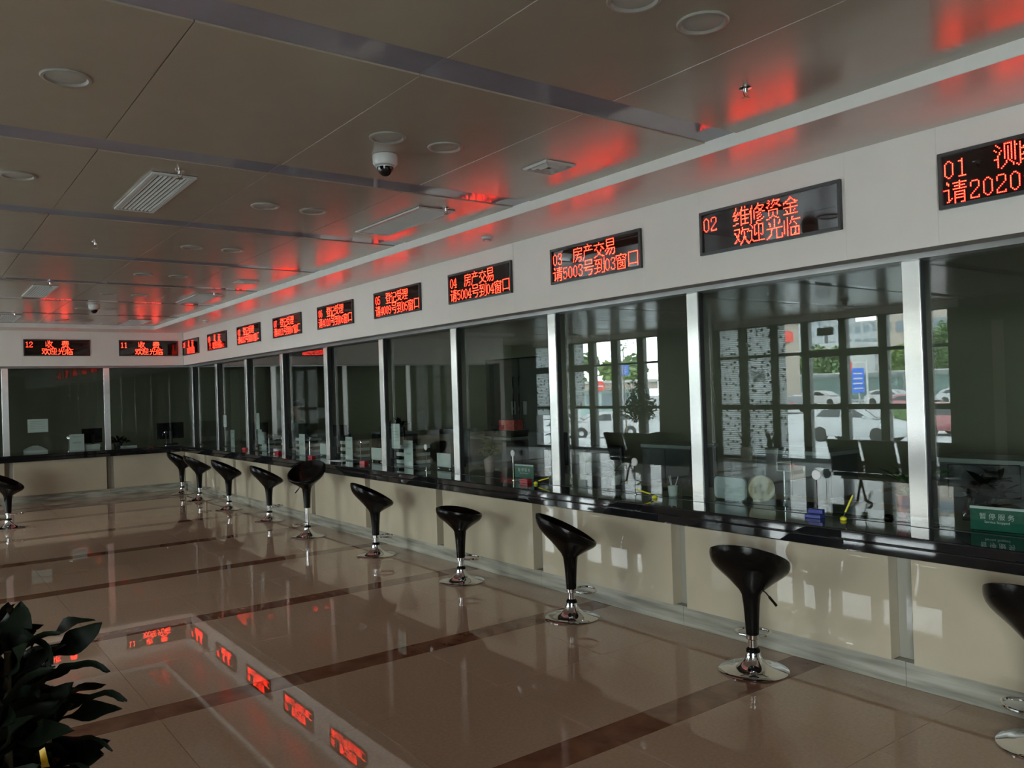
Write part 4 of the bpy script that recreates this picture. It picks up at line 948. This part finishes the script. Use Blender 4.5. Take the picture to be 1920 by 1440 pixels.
for s in (-1, 1):
    for kx in range(4):
        MB().tube([(-0.40, 0.15 * s + (kx - 1.5) * 0.017, 0.845), (-0.455 + abs(kx - 1.5) * 0.006, 0.14 * s + (kx - 1.5) * 0.02, 0.84), (-0.485 + abs(kx - 1.5) * 0.008, 0.14 * s + (kx - 1.5) * 0.021, 0.822)], [0.009, 0.008, 0.006], 6).build('finger', 'skin', t, True)
    MB().tube([(-0.385, 0.13 * s, 0.845), (-0.42, 0.095 * s, 0.838), (-0.445, 0.088 * s, 0.828)], [0.010, 0.009, 0.007], 6).build('thumb', 'skin', t, True)
    MB().sphere((-0.139, 0.030 * s, 1.325), 0.011, 10, 6).build('eye', 'hair', t, True); MB().sphere((-0.055, 0.086 * s, 1.31), 0.022, 10, 6).build('ear', 'skin', t, True)
MB().tube([(-0.14, 0, 1.325), (-0.158, 0, 1.295), (-0.145, 0, 1.285)], [0.007, 0.012, 0.008], 8).build('nose', 'skin', t, True)
MB().tube([(-0.128, -0.02, 1.262), (-0.136, 0, 1.262), (-0.128, 0.02, 1.262)], 0.005, 6).build('mouth', 'red_plastic', t, True)
# ------------------------------------------------------------------ hall things that show mirrored in the glass
def bench(x, y, rz, n, lab):
    t = thing('waiting_bench', lab, 'bench', (x, y, 0.001), rz, 'black waiting benches')
    w = 0.45; tot = n * w
    MB().box(-0.03, 0.03, -tot / 2, tot / 2, 0.34, 0.38).build('beam', 'chrome', t)
    sm = MB().box(-0.25, 0.22, -w / 2 + .02, w / 2 - .02, 0.40, 0.45).mesh('seat', 'black_plastic', bevel=0.015)
    bm_ = MB().add([(-0.25, -w / 2 + .02, .46), (-0.21, -w / 2 + .02, .46), (-0.21, w / 2 - .02, .46), (-0.25, w / 2 - .02, .46), (-0.38, -w / 2 + .02, .86), (-0.34, -w / 2 + .02, .87), (-0.34, w / 2 - .02, .87), (-0.38, w / 2 - .02, .86)],
                   [(0, 3, 2, 1), (4, 5, 6, 7), (0, 1, 5, 4), (1, 2, 6, 5), (2, 3, 7, 6), (3, 0, 4, 7)]).mesh('backrest', 'black_plastic', bevel=0.012)
    for k in range(n):
        y0 = -tot / 2 + (k + .5) * w; link('seat', sm, t, (0, y0, 0)); link('backrest', bm_, t, (0, y0, 0))
    for k in range(n + 1):
        y0 = -tot / 2 + k * w
        MB().tube([(-0.22, y0, 0.44), (-0.2, y0, 0.62), (0.02, y0, 0.64), (0.18, y0, 0.60), (0.20, y0, 0.42)], 0.012, 8).build('armrest', 'black_plastic', t, True)
    for s in (-1, 1):
        MB().tube([(0.24, s * tot * .36, 0.012), (0.10, s * tot * .36, 0.06), (0.0, s * tot * .36, 0.34), (-0.10, s * tot * .36, 0.06), (-0.26, s * tot * .36, 0.012)], 0.018, 8).build('leg', 'chrome', t, True)
bench(-0.9, 4.98, PI, 4, 'row of black waiting seats seen mirrored in the glass at window two')
bench(-0.9, 9.05, PI, 4, 'row of black waiting seats mirrored in the glass at window three')
t = thing('draped_jacket', 'teal jacket draped over a waiting seat, mirrored at window three', 'jacket', (-0.54, 8.54, 0.62))
v = []; f = []
for i in range(9):
    for j, (dx, dz) in enumerate(((0.05, -0.22), (0.035, -0.1), (0.03, 0.1), (0.02, 0.262), (-0.02, 0.268), (-0.035, 0.1), (-0.02, -0.1))):
        v.append((dx + 0.012 * math.sin(i * 1.7 + j), -0.33 + 0.66 * i / 8, dz + 0.012 * math.cos(i * 1.1)))
for i in range(8):
    for j in range(6): a = i * 7 + j; f.append((a, a + 1, a + 8, a + 7))
MB().add(v, f).build('jacket_cloth', 'teal_cloth', t, True, ang=80)
for (x, y, lb, sd) in ((-5.1, 10.55, 'left one of two snake plants by the dotted street window', 21), (-5.1, 9.95, 'right one of two snake plants by the dotted street window', 22)):
    small_plant('snake_plant', lb, (x, y, 0.001), 'pot_white', 0.13, 0.30, 12, 0.42, 0.055, (1.0, 1.5), 'leaf_dark', 0.02, 0.05, 0.12, sd)
def tree(name, lab, loc, h, cr, trunk, nleaf, ls, mat, seed, group=None, crown_h=None, potted=False):
    t = thing(name, lab, 'tree' if not potted else 'plant', loc, 0, group); r_ = random.Random(seed); ch = crown_h or cr
    MB().tube([(0, 0, 0), (0.02 * h, 0, h * .3), (0, 0.02 * h, h - ch * 0.8)], [trunk, trunk * .8, trunk * .4], 8).build('trunk', 'bark', t, True)
    v = []; f = []
    cz = h - ch
    blobs = [(r_.gauss(0, .45), r_.gauss(0, .45), r_.uniform(-.7, .7)) for _ in range(9)]
    for i in range(nleaf):
        c = blobs[i % 9]; d = Vector((r_.gauss(0, 1), r_.gauss(0, 1), r_.gauss(0, 1))); d.normalize(); d *= 0.48 * r_.random() ** 0.4
        p = Vector(((c[0] + d.x) * cr, (c[1] + d.y) * cr, cz + (c[2] + d.z) * ch))
        a = Vector((r_.gauss(0, 1), r_.gauss(0, 1), r_.gauss(0, .6))).normalized(); b2 = a.orthogonal().normalized(); s = ls * r_.uniform(.6, 1.3)
        n0 = len(v); v += [p - a * s, p + b2 * s * .5, p + a * s, p - b2 * s * .5]; f.append((n0, n0 + 1, n0 + 2, n0 + 3))
    o = MB().add(v, f).build('foliage', mat, t); o['kind'] = 'stuff'
    return t
t = tree('indoor_ficus', 'indoor ficus tree before the street window, mirrored at window 03', (-4.4, 12.85, 0.3), 1.45, 0.42, 0.025, 900, 0.045, 'leaf_dark', 31, None, 0.45, True)
MB().lathe([(0.15, -0.299), (0.2, 0.0), (0.18, 0.0)], 24).build('pot', 'pot_white', t, True)
small_plant('potted_plant', 'big dark-leaved plant mirrored beside the steel post at window 04', (-3.2, 14.2, 0.001), 'pot_white', 0.2, 0.35, 60, 0.42, 0.13, (0.1, 1.2), 'leaf_dark', 0.7, 0.08, 0.6, 33)
t = thing('taped_notice', 'white notice on the dotted window film, mirrored at window 02', 'notice', (XF - 0.05, 10.52, 1.62))
MB().box(-0.001, 0, -0.17, 0.17, 0, 0.24).build('sheet', 'backlit_paper', t)
m_ = MB()
for i in range(4): m_.box(0, 0.0006, -0.12, 0.12, 0.19 - 0.045 * i, 0.196 - 0.045 * i)
m_.build('printed_lines', 'paper_ink', t)
t = thing('hanging_sign', 'small dark box sign hung by the street doors, mirrored at window two', 'sign', (-4.6, 8.37, 2.42))
MB().box(-0.03, 0.03, -0.15, 0.15, 0, 0.14).build('sign_box', 'matt_black', t, bevel=0.004)
for s in (-0.1, 0.1): MB().tube([(0, s, 0.14), (0, s, 0.484)], 0.004, 6).build('hanging_rod', 'chrome', t)
t = thing('low_stand', 'pale ledge of a stand just cut by the left edge of the photo', 'stand', (1.05, 14.55, 0.001))
MB().box(-0.28, 0.05, -0.2, 0.2, 0.60, 0.66).build('stand_top', 'white_plastic', t, bevel=0.004); MB().box(-0.24, 0.0, -0.16, 0.16, 0.0, 0.60).build('stand_body', 'pilaster_stone', t)

# ------------------------------------------------------------------ outdoors, beyond the street windows
gr = root('ground')
b_ = MB().add([(-9.0, -60, -1.2), (-9.0, 120, -1.2), (-34, 120, -1.2), (-34, -60, -1.2), (-80, 120, -0.55), (-80, -60, -0.55), (-260, 160, -0.5), (-260, -80, -0.5)], [(0, 1, 2, 3), (3, 2, 4, 5), (5, 4, 6, 7)])
b_.build('street', 'asphalt', gr)
t2 = root('trim_2')
bx('terrace_slab', 'paving', t2, -9.0, XF - 0.14, -20, 40, -1.3, -0.03)
bx('terrace_nosing', 'kerb_white', t2, -9.08, -9.0, -20, 40, -0.12, -0.028)
bx('kerb', 'kerb_white', t2, -21.0, -20.8, -30, 80, -1.2, -1.08)
def car(x, y, z, rz, paint, lab, suv=False, group='parked cars outside'):
    t = thing('parked_car', lab, 'car', (x, y, z), rz, group)
    k = 1.0 if not suv else 1.12
    low = [(-2.2, 0.35), (-2.22, 0.62), (-2.12, 0.92 * k), (-1.0, 0.98 * k), (0.9, 0.97 * k), (1.75, 0.82 * k), (2.18, 0.66), (2.25, 0.42), (2.2, 0.25), (-2.15, 0.25)]
    top = [(-2.05, 0.93 * k), (-1.75, 1.32 * k), (-1.2, 1.44 * k), (0.0, 1.46 * k), (0.55, 1.38 * k), (1.35, 0.95 * k)]
    v = []; f = []; n = len(low)
    for (s, q) in ((-1, 0.90), (-1, 0.84)): pass
    def loop(pr, hw): return [(px, hw(pz), pz) for (px, pz) in pr]
    def hw(z_): return 0.90 if z_ < 0.8 * k else 0.90 - (z_ - 0.8 * k) * 0.42
    L1 = [(px, -hw(pz), pz) for px, pz in low]; R1 = [(px, hw(pz), pz) for px, pz in low]
    b_ = MB().add(L1 + R1, [tuple(range(n)), tuple(range(n, 2 * n))[::-1]] + [(i, n + i, n + (i + 1) % n, (i + 1) % n) for i in range(n)])
    m = len(top); L2 = [(px, -hw(pz), pz) for px, pz in top]; R2 = [(px, hw(pz), pz) for px, pz in top]
    b_.add(L2 + R2, [tuple(range(m)), tuple(range(m, 2 * m))[::-1]] + [(i, m + i, m + (i + 1) % m, (i + 1) % m) for i in range(m)])
    b_.build('car_body', paint, t, True, bevel=0.03, ang=40)
    for s in (-1, 1):
        for pr in ([(-1.62, 1.02), (-1.35, 1.28), (-0.45, 1.36), (-0.42, 1.0)], [(-0.36, 1.0), (-0.36, 1.36), (0.15, 1.34), (0.95, 0.99)]):
            q = [(px, s * (hw(pz * k) + 0.008), pz * k) for px, pz in pr]
            MB().add(q, [(0, 1, 2, 3) if s < 0 else (3, 2, 1, 0)]).build('side_window', 'car_glass', t)
        MB().sphere((0.85, s * 0.98, 1.0 * k), 0.09, 12, 6, 0, 0.8).build('wing_mirror', paint, t, True)
        MB().box(-2.21, -2.10, s * 0.62 - .14, s * 0.62 + .14, 0.62, 0.80).build('tail_light', 'lens_red', t, bevel=0.02)
        MB().box(2.02, 2.17, s * 0.64 - .15, s * 0.64 + .15, 0.60, 0.72).build('headlight', 'alloy', t, bevel=0.02)
        for wx in (-1.38, 1.38):
            w_ = MB().lathe([(0.20, -0.11), (0.32, -0.11), (0.34, -0.08), (0.34, 0.08), (0.32, 0.11), (0.20, 0.11)], 24).build('tyre', 'tyre', t, True, loc=(wx, s * 0.82, 0.34), rot=(PI / 2, 0, 0))
            sp = MB().lathe([(0.20, -0.105), (0.20, 0.105), (0.03, 0.118)], 20)
            sp.build('wheel_rim', 'alloy', w_, True)
    q = [(0.62, -hw(1.34 * k) + .05, 1.355 * k), (0.62, hw(1.34 * k) - .05, 1.355 * k), (1.30, hw(1.0 * k) - .06, 0.99 * k), (1.30, -hw(1.0 * k) + .06, 0.99 * k)]
    MB().add([(p[0] + .012, p[1], p[2] + .012) for p in q], [(0, 3, 2, 1)]).build('windscreen', 'car_glass', t)
    return t
car(-26.2, 20.4, -1.2, -PI / 2, 'car_silver', 'silver estate car parked side-on, mirrored in the glass at window 02', True)
car(-31.5, 17.9, -1.2, -PI / 2 + 0.1, 'car_red', 'dark red car parked right of the silver one, mirrored')
car(-63, 45.5, -0.8, -PI / 2, 'car_white', 'white car in the far row above the silver car, mirrored')
car(-63, 38.5, -0.8, -PI / 2, 'car_white', 'white saloon in the far row beside the blue sign, mirrored')
car(-50, 40.8, -0.9, PI / 2 + .4, 'car_dark', 'dark car with red tail light by the orange barrier, mirrored')
car(-64, 32.5, -0.8, -PI / 2, 'car_silver', 'pale car at the end of the far row, mirrored')
car(-50, 29.5, -1.0, -PI / 2 + .1, 'car_red', 'dark red car in the middle row, mirrored between frames')
car(-22.5, 33.5, -1.2, 0.5, 'car_white', 'white car seen nose-on outside, mirrored at window 03', False)
def post_sign(name, lab, loc, w, h, z0, mat, rz, lines=True):
    t = thing(name, lab, 'road sign', loc, rz)
    MB().tube([(0, 0, 0), (0, 0, z0 + h)], 0.05, 8).build('post', 'alloy', t, True)
    MB().box(0.05, 0.10, -w / 2, w / 2, z0, z0 + h).build('sign_plate', mat, t)
    if lines:
        m_ = MB()
        for i in range(4): m_.box(0.101, 0.108, -w * .36, w * .36, z0 + h * (.15 + .2 * i), z0 + h * (.21 + .2 * i))
        m_.build('white_lettering', 'sign_white', t)
    return t
post_sign('direction_sign', 'tall blue sign board over the car park, mirrored at window 02', (-50, 34.1, -1.0), 1.0, 1.9, 1.6, 'signal_blue', 0)
post_sign('banner_sign', 'red sign beside the blue board, mirrored at window 02', (-50.4, 35.3, -1.0), 1.0, 0.9, 3.1, 'signal_red', 0)
t = post_sign('direction_sign', 'blue and white arrow sign among trees, mirrored at window 03', (-36, 45.5, -1.1), 1.3, 0.8, 3.6, 'signal_blue', -.3)
t = thing('no_entry_sign', 'round red no-entry sign on the gatehouse, mirrored at window 03', 'road sign', (-37.9, 50.0, -1.0), -0.4)
MB().tube([(0, 0, 0), (0, 0, 2.7)], 0.05, 8).build('post', 'alloy', t, True)
MB().lathe([(0.42, 0.05), (0.42, 0.09)], 28).build('disc', 'signal_red', t, rot=(0, PI / 2, 0), loc=(0, 0, 2.75)); MB().box(0.091, 0.10, -0.3, 0.3, 2.68, 2.82).build('white_bar', 'sign_white', t)
t = thing('gatehouse', 'low gatehouse with a beige fascia, mirrored at window 03', 'building', (-41, 51.5, -1.0), -0.35)
MB().box(-1.5, 1.5, -2.6, 2.6, 0, 2.4).build('gatehouse_wall', 'carport_green', t); MB().box(-1.9, 1.9, -3.2, 3.2, 2.4, 3.0).build('gatehouse_fascia', 'block_beige', t); MB().box(-2.2, 2.2, -3.4, 3.4, 3.0, 3.2).build('gatehouse_roof', 'kerb_white', t)
for s in (-1.5, 0, 1.5): MB().box(1.5, 1.53, s - .5, s + .5, 0.8, 2.1).build('window', 'pane_dark', t)
t = thing('car_shelter', 'long pale-roofed car shelter behind the parked cars, mirrored', 'shelter', (-72, 42, -0.7), 0)
MB().add([(-2, -32, 2.5), (2, -32, 3.0), (2, 32, 3.0), (-2, 32, 2.5), (-2, -32, 2.6), (2, -32, 3.1), (2, 32, 3.1), (-2, 32, 2.6)], [(3, 2, 1, 0), (4, 5, 6, 7), (0, 1, 5, 4), (1, 2, 6, 5), (2, 3, 7, 6), (3, 0, 4, 7)]).build('shelter_roof', 'kerb_white', t)
for i in range(11): MB().tube([(0, -31 + 6.2 * i, 0), (0, -31 + 6.2 * i, 2.7)], 0.08, 6).build('post', 'alloy', t)
MB().box(-1.9, -1.8, -32, 32, 0.2, 2.5).build('back_screen', 'carport_green', t)
t = thing('lamp_post', 'pale lamp post with a camera arm, mirrored right of the blue board', 'lamp post', (-44, 30.0, -1.05))
MB().tube([(0, 0, 0), (0, 0, 4.0)], [0.09, 0.06], 8).build('pole', 'sign_white', t, True); MB().tube([(0, 0, 3.8), (0, 0.8, 3.9)], 0.04, 6).build('camera_arm', 'sign_white', t); MB().box(-0.1, 0.1, 0.7, 1.0, 3.75, 3.9).build('camera_head', 'sign_white', t)
t = thing('barrier_box', 'orange parking barrier box, mirrored left of the silver car', 'barrier', (-24.5, 23.4, -1.2))
MB().box(-.15, .15, -.15, .15, 0, 1.05).build('cabinet', 'orange_paint', t, bevel=.02); MB().box(-.05, .05, .15, 2.4, .82, .9).build('boom', 'sign_white', t)
TR = [(-84, 58, 6.6), (-88, 50.5, 6.2), (-84, 43.5, 8.0), (-82, 36.5, 8.0), (-80, 28.0, 13.5), (-80, 20.0, 13.0), (-60, 20, 10), (-58, 14, 9), (-60, 68, 6.3), (-56, 75, 6.6), (-66, 62, 6.2), (-56, 84, 6.6), (-45, 67, 5.2), (-50, 60, 5.0), (-44, 78, 5.4), (-90, 65, 6)]
side_ = ['behind the shelter', 'left in the tree belt', 'above the white cars', 'right of the flats', 'near the lamp post', 'tall at the right', 'by the right-hand frame', 'at the far right', 'in the wood', 'deep in the wood', 'by the gatehouse', 'at the far left', 'near the gatehouse', 'right of the gatehouse', 'left of the arrow sign', 'beside the red building']
for i, (x, y, h) in enumerate(TR):
    tree('street_tree', '%s leafy tree outside, %s, mirrored in the glass' % ('pale green' if i % 3 == 1 else 'green', side_[i]), (x, y, -0.7), h, min(h * 0.36, 3.1) if h < 13 else 4.4, 0.22, 1500 if h < 13 else 3000, 0.36, 'tree_leaf_light' if i % 3 == 1 else 'tree_leaf', 50 + i, 'trees outside the street windows', h * 0.42)
for i, (x, y, h) in enumerate(((-24, 37.5, 6.0), (-22, 31.0, 6.2))):
    tree('street_tree', 'thin nearly bare young tree outside, %s one' % ('left' if i == 0 else 'right'), (x, y, -1.2), h, 1.0, 0.05, 160, 0.09, 'tree_leaf', 90 + i, 'trees outside the street windows', 1.6)
def block(lab, x, y, w, d, h, mat, nx, nz, win_, rz=0.0, extra=None):
    t = thing('apartment_block', lab, 'building', (x, y, -0.6), rz)
    MB().box(-d / 2, d / 2, -w / 2, w / 2, 0, h).build('block_wall', mat, t); MB().box(-d / 2 - .3, d / 2 + .3, -w / 2 - .3, w / 2 + .3, h, h + .5).build('parapet', mat, t)
    pm_ = MB().box(0, 0.1, -win_, win_, -0.8, 0.8).mesh('window', 'pane_dark')
    for i in range(nx):
        for j in range(nz): link('window', pm_, t, (d / 2, -w / 2 + w * (i + .5) / nx, h * (j + .55) / nz))
    return t
block('taller pale apartment block on the skyline, mirrored at window 02', -190, 126, 12, 15, 19, 'block_grey', 5, 6, 0.7)
block('lower pale apartment block on the skyline, mirrored at window 02', -190, 112, 14, 15, 16.2, 'block_grey', 6, 5, 0.7)
block('beige office block mirrored right of the steel post at window 02', -120, 61, 14, 12, 20, 'block_beige', 5, 5, 1.0)
t = block('beige building with a red roof sign, mirrored beside the dotted film', -58, 48.6, 4.2, 6, 7.8, 'block_beige', 2, 3, 0.5)
MB().box(-1.6, 1.2, -2.4, -2.15, 6.0, 7.0).build('red_sign_board', 'signal_red', t)
block('low white building behind the trees left of the blue sign, mirrored', -104, 67, 5, 6, 7.2, 'kerb_white', 2, 2, 0.6)
t = thing('hedge', 'low clipped green hedge at the foot of the car park, mirrored', 'hedge', (-40, 27.0, -1.1))
r_ = random.Random(5); v = []; f = []
for i in range(1500):
    p = Vector((r_.uniform(-.6, .6), r_.uniform(-3, 3), r_.uniform(0.1, 1.0))); a = Vector((r_.gauss(0, 1), r_.gauss(0, 1), r_.gauss(0, 1))).normalized() * .16; b2 = a.orthogonal().normalized() * .08
    n0 = len(v); v += [p - a, p + b2, p + a, p - b2]; f.append((n0, n0 + 1, n0 + 2, n0 + 3))
MB().box(-.45, .45, -2.9, 2.9, 0, .85).build('hedge_core', 'tree_leaf', t); o = MB().add(v, f).build('foliage', 'tree_leaf', t); o['kind'] = 'stuff'
